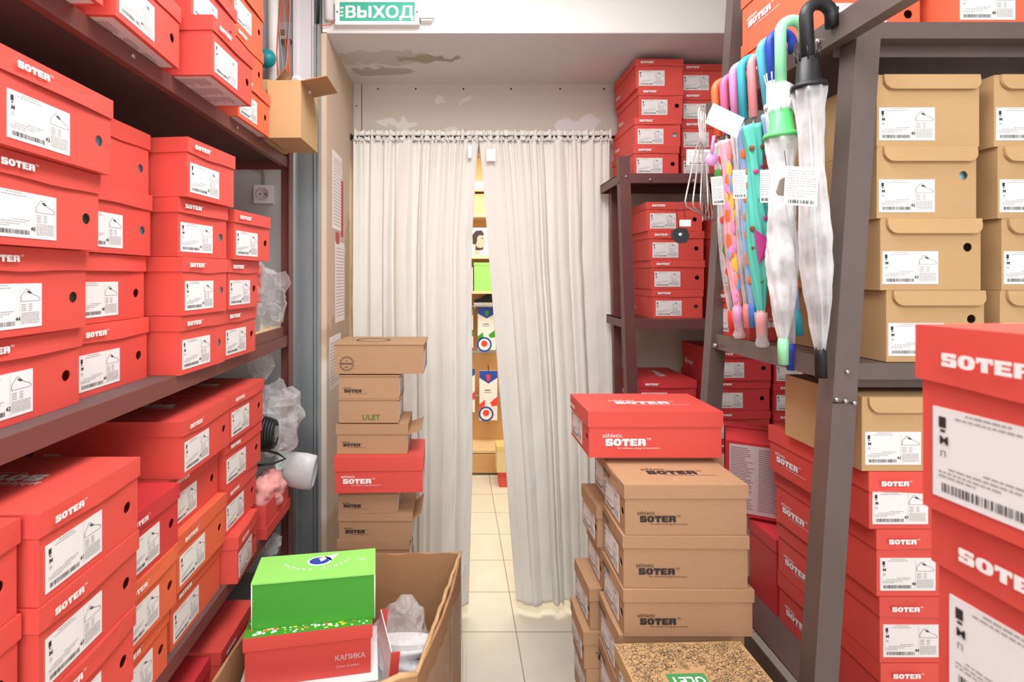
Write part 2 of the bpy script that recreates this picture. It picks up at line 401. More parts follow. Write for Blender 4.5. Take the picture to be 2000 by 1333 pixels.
def mailer_lid(w, L, h, d, mt):
    k = ('ml', round(w, 3), round(L, 3), round(h, 3), mt)
    if k in _c: return _c[k]
    b = MB(); b.box(.001, w-.001, 0, L-.001, h-.004, h)
    r = .018; pts = [(.012, 0)]
    pts = [(.012, h)]
    for i in range(6): a = PI+PI/2*i/5; pts.append((.012+r+r*math.cos(a), h-d+r+r*math.sin(a)))
    for i in range(6): a = 1.5*PI+PI/2*i/5; pts.append((w-.002-r+r*math.cos(a), h-d+r+r*math.sin(a)))
    pts.append((w-.002, h)); n = len(pts)
    fr = [(x, -.004-.004*(h-z)/d, z) for x, z in pts]; bk = [(x, 0-.002*(h-z)/d, z) for x, z in pts]
    b.add(fr+bk, [list(range(n)), list(range(n, 2*n))[::-1]]+[(i, n+i, n+(i+1) % n, (i+1) % n) for i in range(n)])
    me = b.mesh([mt]); me.name = 'box_lid'; _c[k] = me; return me
def print_mesh(kind, w, L, h, d, ink, lw=None):
    k = (kind, round(w, 3), round(L, 3), round(h, 3), round(d, 3), ink, lw)
    if k in _c: return _c[k]
    b = MB()
    if kind == 'lidfront': logo(b, (.1*w, -.0045, -d*.68), (1, 0, 0), (0, 0, 1), lw or .055)
    if kind == 'L': logo(b, (.002, L*.9, h*.26), (0, -1, 0), (0, 0, 1), lw or .082, full=True)
    if kind == 'R': logo(b, (w-.002, L*.13, h*.26), (0, 1, 0), (0, 0, 1), lw or .082, full=True)
    if kind == 'lidtop':
        logo(b, (w*.62, L*.28, .0003), (0, 1, 0), (-1, 0, 0), L*.42, full=True)
    me = b.mesh([ink]); me.name = 'printed_logo'; _c[k] = me; return me
NB = [0]
def shoe_box(A, B, z0, h, L=.335, label='', group='', color='red_card', style='lid', hole=(.86, .40, .0095), sticker=True, lidlogo=True,
             sides=True, top=True, d=.033, ink='white_print', tissue=None, tilt=None, lx=.05, num=None, lidcol=None, lsc=1.0, under=False, sw=None, side='L'):
    """A,B = left and right ends of the front bottom edge seen from the front; the box runs back to its left normal"""
    A = Vector((A[0], A[1])); B = Vector((B[0], B[1])); e = B-A; w = e.length; ang = math.atan2(e.y, e.x)
    r = link('shoe_box', None, None, (A.x, A.y, z0), (tilt[0], tilt[1], ang) if tilt else (0, 0, ang)); tag(r, label, 'shoe box', group)
    NB[0] += 1; v = NB[0] % 6; num = num or ('42', '41', '43', '40', '44')[NB[0] % 5]
    ins = .003 if style == 'lid' else .0005
    body = link('box_body', body_mesh(w, L, h, hole, color, ins), r)
    if style == 'lid': lid = link('box_lid', lid_mesh(w, L, d, lidcol or color, v), r, (0, 0, h))
    else: lid = link('box_lid', mailer_lid(w, L, h, d, lidcol or color), r)
    if sticker: link('size_label', label_mesh(num, lsc), body, (w*lx+ins, ins, h*.085))
    if lidlogo: link('printed_logo', print_mesh('lidfront', w, L, h, d, ink), lid)
    if sides: link('printed_logo', print_mesh(side, w, L, h, d, ink, sw), body)
    if top: link('printed_logo', print_mesh('lidtop', w, L, h, d, ink), lid)
    if tissue and hole:
        t = MB(); t.box(hole[0]*w-.022, hole[0]*w+.02, .012, .016, hole[1]*h-.02, hole[1]*h+.02); t.build('tissue_paper', tissue, body)
    if under: link('care_print', under_mesh(w, L), body)
    return r
def under_mesh(w, L):
    k = ('u', round(w, 3), round(L, 3))
    if k in _c: return _c[k]
    b = MB(); rnd = random.Random(3); z = -.0006
    b.box(.012, w-.012, .012, L-.015, z, 0, 0)
    for cx in (0.05, .36, .67):
        q = .03
        while q < L-.04:
            x = .014+cx*(w-.03); e = x+.28*(w-.03)*rnd.uniform(.6, 1)
            b.poly([(x, q, z-.0003), (x, q+.0028, z-.0003), (e, q+.0028, z-.0003), (e, q, z-.0003)], 1); q += .0065
    me = b.mesh(['underside_print', 'underside_text']); me.name = 'care_print'; _c[k] = me; return me
ORD = {1: ['only'], 2: ['upper', 'lower'], 3: ['top', 'middle', 'bottom'], 4: ['top', 'second', 'third', 'bottom'],
       5: ['top', 'second', 'third', 'fourth', 'bottom']}
def pos_word(i, n):
    if n == 1: return 'the only box'
    return 'topmost' if i == 0 else ('bottom one' if i == n-1 else ['', 'second from top', 'third from top', 'fourth from top', 'fifth from top', 'sixth from top', 'seventh from top', 'eighth from top', 'ninth from top'][i])

# ------------------------------------------------------------------ the room
YW, YB, XJ = 2.036, 2.58, -.509
ZS = 2.6175
def sbox(name, m, *a):
    b = MB(); b.box(*a); return struct(b.build(name, m))
sbox('floor', 'floor_tiles', -1.5, 2.2, -1.6, 5.0, -.05, 0)
sbox('wall_left', 'wall_grey', -1.08, -1.02, -1.6, YW, 0, 3.0)
sbox('wall_right', 'wall_grey', 1.80, 1.86, -1.6, YB, 0, 3.0)
sbox('ceiling', 'ceiling_paint', -1.08, 1.86, -1.6, YW+.1, 3.0, 3.05)
sbox('wall_partition', 'wall_grey', -1.08, -.625, YW, YW+.06, 0, 3.0)
sbox('wall_niche', 'jamb_board', -.530, XJ, YW, YB, 0, ZS)
sbox('wall_header', 'wall_paint', -.526, 1.80, YW, YB+.06, ZS+.004, 3.0)
sbox('ceiling_niche', 'soffit_plaster', XJ, 1.80, YW+.001, YB, ZS, ZS+.004)
b = MB(); b.box(XJ, -.45, YB, YB+.05, 0, ZS); b.box(-.45, .66, YB, YB+.05, 2.27, ZS); b.box(.66, 1.80, YB, YB+.05, 0, ZS)
struct(b.build('wall_back', 'lintel_board'))
# screws and a board joint over the curtain
sc = MB()
for px in (738, 812, 905, 998, 1094, 1180): sc.cyl(at(px, 173.5, YB-.0005), at(px, 173.5, YB)+Vector((0, .004, 0)), .0045, 10)
sc.cyl(at(696, 207, YB-.0005), at(696, 207, YB)+Vector((0, .004, 0)), .0035, 10)
for py in (490, 595, 670): sc.cyl(at(1204, py, YB-.0005), at(1204, py, YB)+Vector((0, .004, 0)), .0035, 10)
struct(sc.build('trim_1', 'hole_dark'))
j = MB(); j.box(X(706, YB), X(707.2, YB), YB-.001, YB, Z(262, YB), ZS); struct(j.build('trim_2', 'hole_dark'))
# the galvanised stud and channel of the partition's open edge
g = MB(); y = YW-.012
def prof(xs, z0, z1, m=0):
    """vertical folded sheet: list of (x, y) points"""
    v = []; 
    for (x_, y_) in xs: v += [(x_, y_, z0), (x_, y_, z1)]
    g.add(v, [(2*i, 2*i+2, 2*i+3, 2*i+1) for i in range(len(xs)-1)], m)
prof([(-.640, y-.012), (-.634, y-.018), (-.626, y-.012), (-.622, y), (-.560, y), (-.558, y-.006), (-.552, y-.008)], 0, 2.16)
prof([(-.552, y-.010), (-.551, y-.018), (-.543, y-.018), (-.542, y-.006), (-.538, y-.006), (-.537, y-.018), (-.531, y-.018), (-.530, y+.01)], 0, 2.64)
g.box(-.64, -.53, y+.012, YW+.05, 0, 3.0)
struct(g.build('trim_3', 'zinc'))
pk = MB()
for i in range(150):
    z = .5+i*.0108; pk.box(-.6225, -.6205, y-.0025, y-.0005, z, z+.005)
struct(pk.build('trim_4', 'cable_grey'))
g = MB(); prof([(-.612, y-.004), (-.566, y-.004)], 2.16, 3.0); prof([(-.640, y-.004), (-.634, y-.016), (-.620, y-.016), (-.612, y-.004)], 2.16, 3.0)
prof([(-.566, y-.004), (-.560, y-.012), (-.553, y-.012)], 2.16, 3.0)
struct(g.build('trim_5', 'strip_paint'))
# shop beyond the curtain
sbox('wall_shop', 'shop_wall', -1.5, 2.2, 4.62, 4.68, 0, 3.0)
sbox('wall_shop_left', 'shop_wall', -1.5, -1.45, YB+.06, 4.62, 0, 3.0)
sbox('wall_shop_right', 'shop_wall', 2.15, 2.2, YB+.06, 4.62, 0, 3.0)
sbox('ceiling_shop', 'ceiling_paint', -1.5, 2.2, YB+.06, 4.68, 3.0, 3.05)

# ------------------------------------------------------------------ left shelving unit
LX = -.616
LZ = [(.155, 'lowest'), (.815, 'lower'), (1.429, 'middle'), (2.088, 'top')]
u = thing('shelving_unit', 'long dark red steel shelving unit along left wall, packed with red shoe boxes', 'shelving unit', (-.8, .8, 0))
u.location = (0, 0, 0)
for z, nm in LZ:
    b = MB(); b.box(-1.0, LX-.002, -.35, 1.93, z-.006, z, 1)
    b.build('shelf_board', ['maroon_steel', 'maroon_board'], u)
    b = MB(); b.box(LX-.002, LX, -.35, 1.93, z-.036, z); b.box(LX-.018, LX-.002, -.35, 1.93, z-.036, z-.034)
    b.box(-1.002, -1.0, -.35, 1.93, z-.036, z)
    b.box(-1.0, LX-.002, 1.926, 1.93, z-.036, z-.006)
    b.build('shelf_lip', 'maroon_steel', u)
def lpost(mb, x, y, sx, sy, w=.045, t=.003, z0=0, z1=2.95):
    mb.box(min(x, x+sx*w), max(x, x+sx*w), min(y, y+sy*t), max(y, y+sy*t), z0, z1)
    mb.box(min(x, x+sx*t), max(x, x+sx*t), min(y+sy*t, y+sy*w), max(y+sy*t, y+sy*w), z0, z1)
for (x_, y_, sx, sy) in ((LX+.006, 1.934, -1, -1), (-1.006, 1.934, 1, -1), (LX+.006, -.355, -1, 1), (-1.006, -.355, 1, 1)):
    b = MB(); lpost(b, x_, y_, sx, sy, z1=2.125 if y_ > 1 else 2.95); b.build('post', 'maroon_steel', u)
for (yy, zz) in ((Y_, 2.072) for Y_ in (.98, 1.45)): b = MB(); b.cyl((LX-.001, yy, zz), (LX+.003, yy, zz), .005, 10); b.build('bolt', 'bolt', u)

def stackL(rows, z0s, hs, name, where, group, **kw):
    """rows top to bottom: (x_near, y_near, x_far, y_far, extra dict)"""
    n = len(rows)
    for i, rrow in enumerate(rows):
        xn, yn, xf, yf = rrow[:4]; ex = dict(kw); ex.update(rrow[4] if len(rrow) > 4 else {})
        nm = ex.pop('what', 'red shoe box'); extra = ex.pop('note', '')
        lab = '%s, %s of %s %s%s' % (nm, pos_word(i, n), name, where, extra)
        shoe_box((xn, yn), (xf, yf), z0s[i], hs[i]-.0012, label=lab, group=group, **ex)
TT, TW, TO = dict(tissue='teal_tissue'), dict(tissue='white_tissue'), dict(tissue='olive_tissue')
OR = dict(color='orange_card')
GT = 'red shoe boxes on the left top shelf'; WT = 'on left top shelf'
zt = 2.0885
stackL([(-.575, .60, -.57, .83), (-.567, .60, -.567, .833)], [zt+.131, zt], [.131, .131], 'first stack from camera', WT, GT, under=True, sides=False, top=False)
stackL([(-.60, .855, -.60, 1.08), (-.566, .856, -.580, 1.086, TO)], [zt+.131, zt], [.131, .131], 'second stack', WT, GT, under=True, sides=False, top=False)
stackL([(-.60, 1.11, -.60, 1.34), (-.573, 1.115, -.573, 1.35), (-.524, 1.11, -.521, 1.325, dict(note=', jutting out'))], [zt+.262, zt+.131, zt], [.131]*3, 'third stack', WT, GT, under=True, top=False)
stackL([(-.60, 1.40, -.60, 1.615, OR), (-.603, 1.395, -.60, 1.61, OR), (-.603, 1.395, -.60, 1.61, dict(color='orange_card')), (-.589, 1.395, -.582, 1.615, OR)],
       [zt+.393, zt+.262, zt+.131, zt], [.131]*4, 'fourth stack', WT, GT, under=True, sides=False, top=False)
GM = 'red shoe boxes on the left middle shelf'; WM = 'on left middle shelf'
zm = 1.4295; hm = .1325; zz4 = [zm+hm*3, zm+hm*2, zm+hm, zm]
stackL([(-.600, .675, -.600, .90, TT), (-.62, .672, -.618, .895, TO), (-.640, .67, -.640, .895, TO), (-.655, .67, -.653, .897)], zz4, [hm]*4,
       'first stack from camera', WM, GM, lsc=1.0)
stackL([(-.667, .905, -.665, 1.12, dict(tissue='teal_tissue', sticker=False, lidlogo=False)), (-.664, .90, -.660, 1.118, dict(tissue='teal_tissue', lidlogo=False, lx=.04)), (-.672, .90, -.672, 1.115, dict(lidlogo=False)), (-.669, .90, -.669, 1.12)], zz4, [hm]*4,
       'second stack', WM, GM)
stackL([(-.588, 1.128, -.566, 1.322, dict(hole=None, note=', turned slightly')), (-.611, 1.13, -.580, 1.31, TT), (-.600, 1.13, -.583, 1.318, TW), (-.606, 1.13, -.592, 1.325, TW)], zz4, [hm]*4,
       'third stack', WM, GM)
stackL([(-.577, 1.342, -.553, 1.54), (-.590, 1.335, -.577, 1.51, dict(lidlogo=True)), (-.600, 1.335, -.589, 1.524)], zz4[1:], [hm]*3,
       'fourth stack', WM, GM)
GL = 'red shoe boxes on the left lower shelf'; WL = 'on left lower shelf'
zl = .8155; hl = .1285; z4 = [zl+hl*3, zl+hl*2, zl+hl, zl]
stackL([(-.578, .46, -.578, .682), (-.580, .46, -.578, .683), (-.580, .46, -.58, .683), (-.58, .46, -.58, .683)], z4, [hl]*4, 'first stack from camera', WL, GL)
stackL([(-.560, .69, -.560, .912, dict(note=', logo on lid')), (-.560, .69, -.560, .909), (-.562, .69, -.560, .870+.03), (-.57, .69, -.57, .90)], z4, [hl]*4, 'second stack', WL, GL)
stackL([(-.600, .92, -.600, 1.118, dict(color='deep_red_card')), (-.602, .92, -.600, 1.112, OR), (-.615, .92, -.613, 1.10, OR)], z4[1:], [hl]*3, 'third stack', WL, GL)
stackL([(-.600, 1.128, -.600, 1.372), (-.632, 1.130, -.630, 1.37), (-.612, 1.13, -.610, 1.37, OR), (-.626, 1.13, -.626, 1.372, dict(color='orange_card', hole=None))], z4, [hl]*4, 'fourth stack', WL, GL)
stackL([(-.604, 1.378, -.600, 1.612), (-.618, 1.378, -.606, 1.61), (-.618, 1.378, -.617, 1.60), (-.585, 1.385, -.600, 1.56)], z4, [hl]*4, 'fifth stack', WL, GL, )
GB = 'red shoe boxes on the left lowest shelf'; WB = 'on left lowest shelf'
zb = .1555; hb = .132
stackL([(-.600, 1.315, -.600, 1.530), (-.60, 1.315, -.60, 1.53, OR), (-.60, 1.315, -.60, 1.53), (-.60, 1.315, -.60, 1.53)], [zb+hb*3, zb+hb*2, zb+hb, zb], [hb]*4, 'far stack', WB, GB)
stackL([(-.625, 1.08, -.625, 1.308, dict(color='deep_red_card')), (-.63, 1.08, -.63, 1.305), (-.63, 1.08, -.63, 1.305), (-.63, 1.08, -.63, 1.305)], [zb+hb*3-.004, zb+hb*2, zb+hb, zb], [hb-.002]*4, 'near stack', WB, GB)

# open red box with things in it at the far end of the lower shelf
t = thing('open_shoe_box', 'open red shoe box without cover at far end of left lower shelf', 'shoe box', (-.60, 1.625, .8155), PI/2)
b = MB(); w_, l_, h_ = .225, .33, .105
for a in ((0, w_, 0, .003, 0, h_), (0, w_, l_-.003, l_, 0, h_), (0, .003, .003, l_-.003, 0, h_), (w_-.003, w_, .003, l_-.003, 0, h_), (.003, w_-.003, .003, l_-.003, 0, .003)): b.box(*a)
b.build('box_body', 'red_card', t)
b = MB()
for a in ((-.005, w_+.003, -.005, -.002, -.0, .035), (-.005, -.002, -.002, l_, 0, .035), (w_, w_+.003, -.002, l_, 0, .035)): b.box(*a)
b.build('box_lid', 'red_card', t)

def blob(name, mats, pts, r, seed=0, amp=.35, fr=9, parent=None, seg=28, rings=20, squash=(1, 1, 1), crease=0.0):
    """crumpled closed skin around a point"""
    b = MB(); c = Vector(pts); vs = []; fs = []
    for i in range(rings+1):
        th = PI*i/rings
        for k in range(seg):
            a = 2*PI*k/seg; d = Vector((math.sin(th)*math.cos(a), math.sin(th)*math.sin(a), math.cos(th)))
            q = 1+amp*noise.noise(d*fr*.22+Vector((seed, 0, 0)))+amp*.3*abs(noise.noise(d*fr*.45+Vector((0, seed, 0))))+crease*.45*noise.noise(d*fr*.9+Vector((0, 0, seed)))
            vs.append(c+Vector((d.x*squash[0], d.y*squash[1], d.z*squash[2]))*r*q)
    for i in range(rings):
        for k in range(seg):
            a, e = i*seg+k, i*seg+(k+1) % seg; fs.append((a, a+seg, e+seg, e))
    b.add(vs, fs, 0, None, name != 'plastic_bag'); return b.build(name, mats, parent)
tag(blob('rag', 'pink_cloth', (-.64, 1.745, .925), .062, 3, .5, 9, squash=(.85, 1.15, .85), crease=.25), 'crumpled pink and white cloth stuffed in the open red shoe box', 'cloth')
t = blob('rag', 'sage_cloth', (-.615, 1.80, .985), .022, 5, .7, 9, squash=(.5, 1.3, 1.4), crease=.5)
tag(t, 'small torn pale green scrap on top of the pink cloth', 'cloth')
# frosted plastic tub lying over the shelf edge
t = thing('plastic_tub', 'translucent frosted plastic tub lying on its side beyond the shelf edge', 'plastic tub', (-.6, 1.84, .82))
b = MB(); T = Matrix.Translation((-.04, 0, .145)) @ Matrix.Rotation(math.radians(99), 4, 'Y') @ Matrix.Scale(.62, 4, (0, 1, 0))
b.lathe([(0, .058), (.10, .065), (.135, .062), (.14, .05), (.137, .045), (.12, .058), (.01, .052)], 28, 0, T); b.build('tub_wall', 'frost', t)
b = MB(); b.tube([(T @ Vector((.066*math.cos(a*PI/12), .066*math.sin(a*PI/12), .002))) for a in range(25)], .002, 6); b.build('tub_rim', 'frost', t)
# plastic bags, cables
t = tag(blob('plastic_bag', 'clear_bag', (-.635, 1.80, 1.15), .12, 11, .45, 10, squash=(.75, .75, .95), crease=.14, seg=26, rings=20), 'crumpled clear plastic bag hanging under the left middle shelf', 'plastic bag')
tag(blob('plastic_bag', 'clear_bag', (-.69, 1.82, 1.345), .065, 12, .5, 9, squash=(.6, .6, .95), crease=.3, seg=20, rings=14), 'clear plastic bag knot tied just under the left middle shelf', 'plastic bag')
tag(blob('plastic_bag', 'clear_bag', (-.70, 1.80, 1.575), .12, 17, .55, 10, squash=(.75, .7, .95), crease=.16, seg=26, rings=20), 'crumpled clear plastic bag lying on left middle shelf beside steel post', 'plastic bag')
tag(blob('plastic_bag', 'clear_bag', (-.68, 1.80, .69), .075, 23, .5, 9, squash=(.8, .9, .8), crease=.3, seg=20, rings=14), 'small clear plastic bag dangling below the left lower shelf', 'plastic bag')
t = thing('shoulder_strap', 'coiled black strap beside red boxes on left lower shelf', 'strap', (-.628, 1.70, 1.126))
for k in range(4):
    b = MB(); b.tube([(k*.009+.002*math.sin(a), .036*math.cos(a)*(1-.06*k), .052*math.sin(a)*(1-.07*k)) for a in [i*2*PI/28 for i in range(29)]], .008, 8); b.build('strap_loop', 'cable_black', t)
b = MB(); b.tube([(.0, -.01, -.05), (.03, .03, -.075), (.05, .05, -.10), (.02, .02, -.105), (-.04, -.02, -.10)], .004, 6); b.build('strap_tail', 'cable_black', t)
# things lying at the far end of the middle shelf
t = thing('metal_tray', 'dark red steel tray on left middle shelf under grey tin', 'tray', (-.78, 1.56, 1.4295))
b = MB(); b.box(0, .155, 0, .31, .0, .036); b.build('tray_body', 'maroon_steel', t)
b = MB(); b.box(.004, .15, .004, .30, .036, .039); b.build('paper_sheet', 'beech_light', t)
t = thing('metal_tin', 'small grey rounded tin standing on dark red tray', 'tin', (-.76, 1.56, 1.469))
b = MB(); o = [(0, 0), (.10, 0), (.115, .015), (.115, .135), (.10, .15), (0, .15)]; b.prism(o, 0, .045); b.build('tin_body', 'zinc', t)
b = MB(); b.prism([(x*1.02-.001, y_*1.02-.001) for x, y_ in o], .045, .052); b.build('tin_lid', 'zinc', t)
shoe_box((-.665, 1.56), (-.665, 1.77), 1.560, .128, label='red shoe box at far end of left middle shelf, half hidden by plastic bag', group=GM, sides=False, top=False, hole=None)
t = thing('cardboard_pad', 'flat pile of brown cardboard under the half hidden red box', 'cardboard', (-.95, 1.57, 1.5215)); b = MB(); b.box(.17, .28, 0, .14, 0, .037); b.build('card_layer', 'old_card', t)
# socket on the partition
t = thing('wall_socket', 'white round wall socket on grey wall behind left shelf', 'socket', at(517, 381, YW))
b = MB(); b.box(-.036, .036, -.022, 0, -.036, .036); b.build('socket_plate', 'plug_white', t)
b = MB(); T = Matrix.Rotation(PI/2, 4, 'X')
b.lathe([(.022, .026), (.026, .026), (.0262, .022), (.0225, .021)], 20, 0, T); b.build('socket_ring', 'poster_grey', t)
b = MB(); b.cyl((-.01, -.0235, 0), (-.01, -.022, 0), .003, 8); b.cyl((.01, -.0235, 0), (.01, -.022, 0), .003, 8); b.build('socket_hole', 'hole_dark', t)
b = MB(); b.tube([(0, -.01, .036), (0, -.008, .10), (-.05, -.008, .125), (-.15, -.008, .12)], .004, 6); b.build('socket_cable', 'cable_grey', t)

# cardboard box with open flaps on the top shelf, seen from below
t = thing('cardboard_box', 'open cardboard box with raised flaps on far end of left top shelf', 'cardboard box', (-.487, 1.62, 2.089))
W_, D_, Hh = .105, .20, .182; b = MB()
for a in ((-W_, 0, 0, .003, 0, Hh), (-W_, 0, D_-.003, D_, 0, Hh), (-W_, -W_+.003, .003, D_-.003, 0, Hh), (-.003, 0, .003, D_-.003, 0, Hh), (-W_+.003, -.003, .003, D_-.003, 0, .003)): b.box(*a)
b.build('box_body', 'tan_card', t)
def flap(p, q, out, th=.003):
    b = MB(); p = Vector(p); q = Vector(q); out = Vector(out); n = (q-p).cross(out).normalized()*th
    v = [p, q, q+out, p+out]; v2 = [a+n for a in v]
    b.add(v+v2, [(0, 1, 2, 3), (7, 6, 5, 4), (0, 4, 5, 1), (1, 5, 6, 2), (2, 6, 7, 3), (3, 7, 4, 0)]); return b.build('flap', 'old_card', t)
flap((0, 0, Hh), (0, D_*.75, Hh), (.085, -.01, .012)); flap((-W_, D_, Hh), (0, D_, Hh), (0, .0, .07))
flap((-W_, D_*.2, Hh), (-W_, D_, Hh), (.05, -.03, .045))
tag(blob('wrapping_paper', 'white_tissue', (-.53, 1.73, 2.285), .045, 6, .5, 9, squash=(1, 1.2, .6), crease=.3), 'crumpled white paper in the open cardboard box', 'paper')
t = thing('cardboard_box', 'narrow brown cardboard box with label behind orange stack, left top shelf', 'cardboard box', (-.60, 1.66, 2.089))
b = MB(); b.box(-.14, 0, 0, .18, 0, .20); b.build('box_body', 'tan_card', t)
link('size_label', label_mesh('41'), t, (-.05, -.0005, .075))
# pipe, cables and gang boxes in the upper left corner
t = tag(MB().tube([(X(535, 2.0), 2.0, 2.3), (X(535, 2.0), 2.0, 3.0)], .022, 14).build('heating_pipe', 'plug_white'), 'white vertical pipe in upper left corner beside orange cables', 'pipe')
t = thing('wall_bell', 'small round teal cap in front of the white pipe', 'bell', at(520, 114, 1.93))
b = MB(); b.lathe([(-.010, .034), (0, .036), (.014, .030), (.024, .018), (.028, .005)], 20, 0, Matrix.Rotation(PI/2, 4, 'X')); b.build('bell_dome', 'teal_plastic', t)
b = MB(); b.cyl((0, 0, 0), (0, .09, 0), .008); b.build('bell_mount', 'plug_white', t)
rnd = random.Random(4)
for k in range(7):
    pts = []; x0 = X(548+k*3, 1.99)
    for i in range(14):
        q = i/13; pts.append((x0+.012*math.sin(q*7+k*1.3)+.008*rnd.uniform(-1, 1)*.3, 1.985+.006*k % .02, 3.0-q*(.70+.03*k)))
    tag(MB().tube(pts, .0028, 6).build('cable', 'cable_orange' if k not in (1, 4) else 'cable_grey'),
        ['orange cable nearest the white pipe', 'pale grey cable crossing the orange bundle', 'orange cable with a wide bend, third from white pipe', 'orange cable in the middle of the bundle',
         'grey cable right of the bundle middle', 'orange cable second from the painted metal strip', 'orange cable closest to the painted metal strip'][k], 'cable', 'cables in the upper left corner')
t = thing('junction_box', 'small grey junction box with brown wires between pipe and strip', 'junction box', at(559, 62, 2.01))
b = MB(); b.box(-.022, .022, -.015, .02, -.035, .03); b.build('junction_body', 'cable_grey', t)
b = MB(); b.box(-.018, .0, -.019, -.015, -.02, .0); b.build('terminal_block', 'u_brown', t)
for k in range(3):
    tag(MB().tube([(-.542+.006*k, 2.02-.003*k, 3.0), (-.545+.006*k, 2.015, 2.85), (-.539+.004*k, 2.015, 2.75), (-.543+.003*k, 2.02, 2.64)], .003, 6).build('cable', 'cable_black'),
        ['black cable left in the slot beside exit sign', 'black cable middle in the slot beside exit sign', 'black cable right in the slot beside exit sign'][k], 'cable', 'black cables beside the exit sign')
tag(MB().tube([(X(616, 2.03), 2.025, Z(50, 2.03)), (X(628, 2.03), 2.02, Z(53, 2.03)), (X(645, 2.03), 2.025, Z(50, 2.03)), (X(658, 2.03), 2.02, Z(38, 2.03))], .002, 6).build('cable', 'cable_orange'), 'thin orange wire running into the exit sign', 'cable')
# exit sign
t = thing('exit_sign', 'green and white illuminated exit sign high on the white wall', 'exit sign', at(739, 31, YW))
sw_, sh_ = (820-658)*YW/F/2, (56-8)*YW/F/2
b = MB(); b.box(-sw_, sw_, -.03, 0, -sh_, sh_); b.build('sign_case', 'plug_white', t)
b = MB(); b.box(-sw_*.89, sw_*.89, -.0315, -.03, -sh_*.72, sh_*.78); b.build('sign_face', 'sign_green', t)
b = MB()
for k_, (dx_, dz_) in enumerate([(i_*.0011, j_*.0011) for i_ in (-2, -1, 0, 1, 2) for j_ in (-1, 0, 1)]):
    for tx_, x_ in (('В', -.128), ('ХОД', -.017)): put_text(b, tx_, .064, (x_+dx_, -.0317-k_*.00003, -.0235+dz_), sx=1.12)
for n_, q_ in enumerate(((0, .012, 0, .047), (.004, .032, 0, .010), (.004, .032, .021, .030), (.026, .037, .003, .028), (.044, .056, 0, .047))):
    b.poly([(-.078+a_, -.0323-.00012*n_, -.0240+c_) for a_, c_ in rrect(q_[0], q_[1], q_[2], q_[3], .003)])

for z_ in (.012, -.004, -.018): b.box(-sw_*.88, -sw_*.80, -.0325, -.0317, z_, z_+.006)
b.build('sign_lettering', 'white_print', t)
b = MB(); b.cyl((-sw_*.95, -.032, 0), (-sw_*.95, -.03, 0), .003, 8); b.cyl((sw_*.95, -.032, 0), (sw_*.95, -.03, 0), .003, 8); b.build('screw', 'black_print', t)
t = thing('alarm_sounder', 'rounded white plastic detector right of the exit sign', 'detector', at(834, 12, YW))
b = MB(); o = [(-.03+.012*0, .06), (-.03, -.052), (-.022, -.07), (.02, -.07), (.03, -.055), (.03, .06)]
b.prism(o, 0, .028, 0, Matrix.Rotation(PI/2, 4, 'X')); b.build('detector_body', 'plug_white', t)
b = MB(); b.box(-.024, .026, -.034, -.028, -.064, -.05); b.build('detector_foot', 'poster_grey', t)
t = tag(MB().tube([(X(643, 2.02), 2.02, 2.66), (X(643, 2.02), 2.02, 3.0)], .018, 14).build('cable_duct', 'plug_white'), 'white duct left of the exit sign', 'duct')
# notices on the side of the opening
def notice(lab, y0, y1, z0, z1, red=None, seed=1):
    t = thing('paper_notice', lab, 'notice', (XJ+.0005, 0, 0)); b = MB(); b.box(0, .0008, y0, y1, z0, z1); 
    b.build('paper_sheet', 'paper', t); b = MB(); rnd = random.Random(seed); z = z1-.03
    while z > z0+.02:
        q = y0+.015
        while q < y1-.02:
            d = rnd.uniform(.01, .04); b.poly([(.0012, q, z), (.0012, min(q+d, y1-.01), z), (.0012, min(q+d, y1-.01), z+.003), (.0012, q, z+.003)]); q += d+.006
        z -= .014
    b.build('printed_text', 'underside_text', t)
    if red: b = MB(); b.box(.0008, .0016, *red); b.build('red_tape', 'paper_red', t)
notice('white printed notice with red edge, upper one on left side of doorway', 2.13, 2.31, 1.85, 2.18, (2.29, 2.33, 1.83, 2.08), 1)
notice('long white notice with faint text, below the red edged one', 2.18, 2.36, 1.45, 1.80, (2.19, 2.25, 1.79, 1.84), 2)
notice('torn white notice just above the brown boxes by the doorway', 2.08, 2.28, 1.18, 1.40, None, 3)

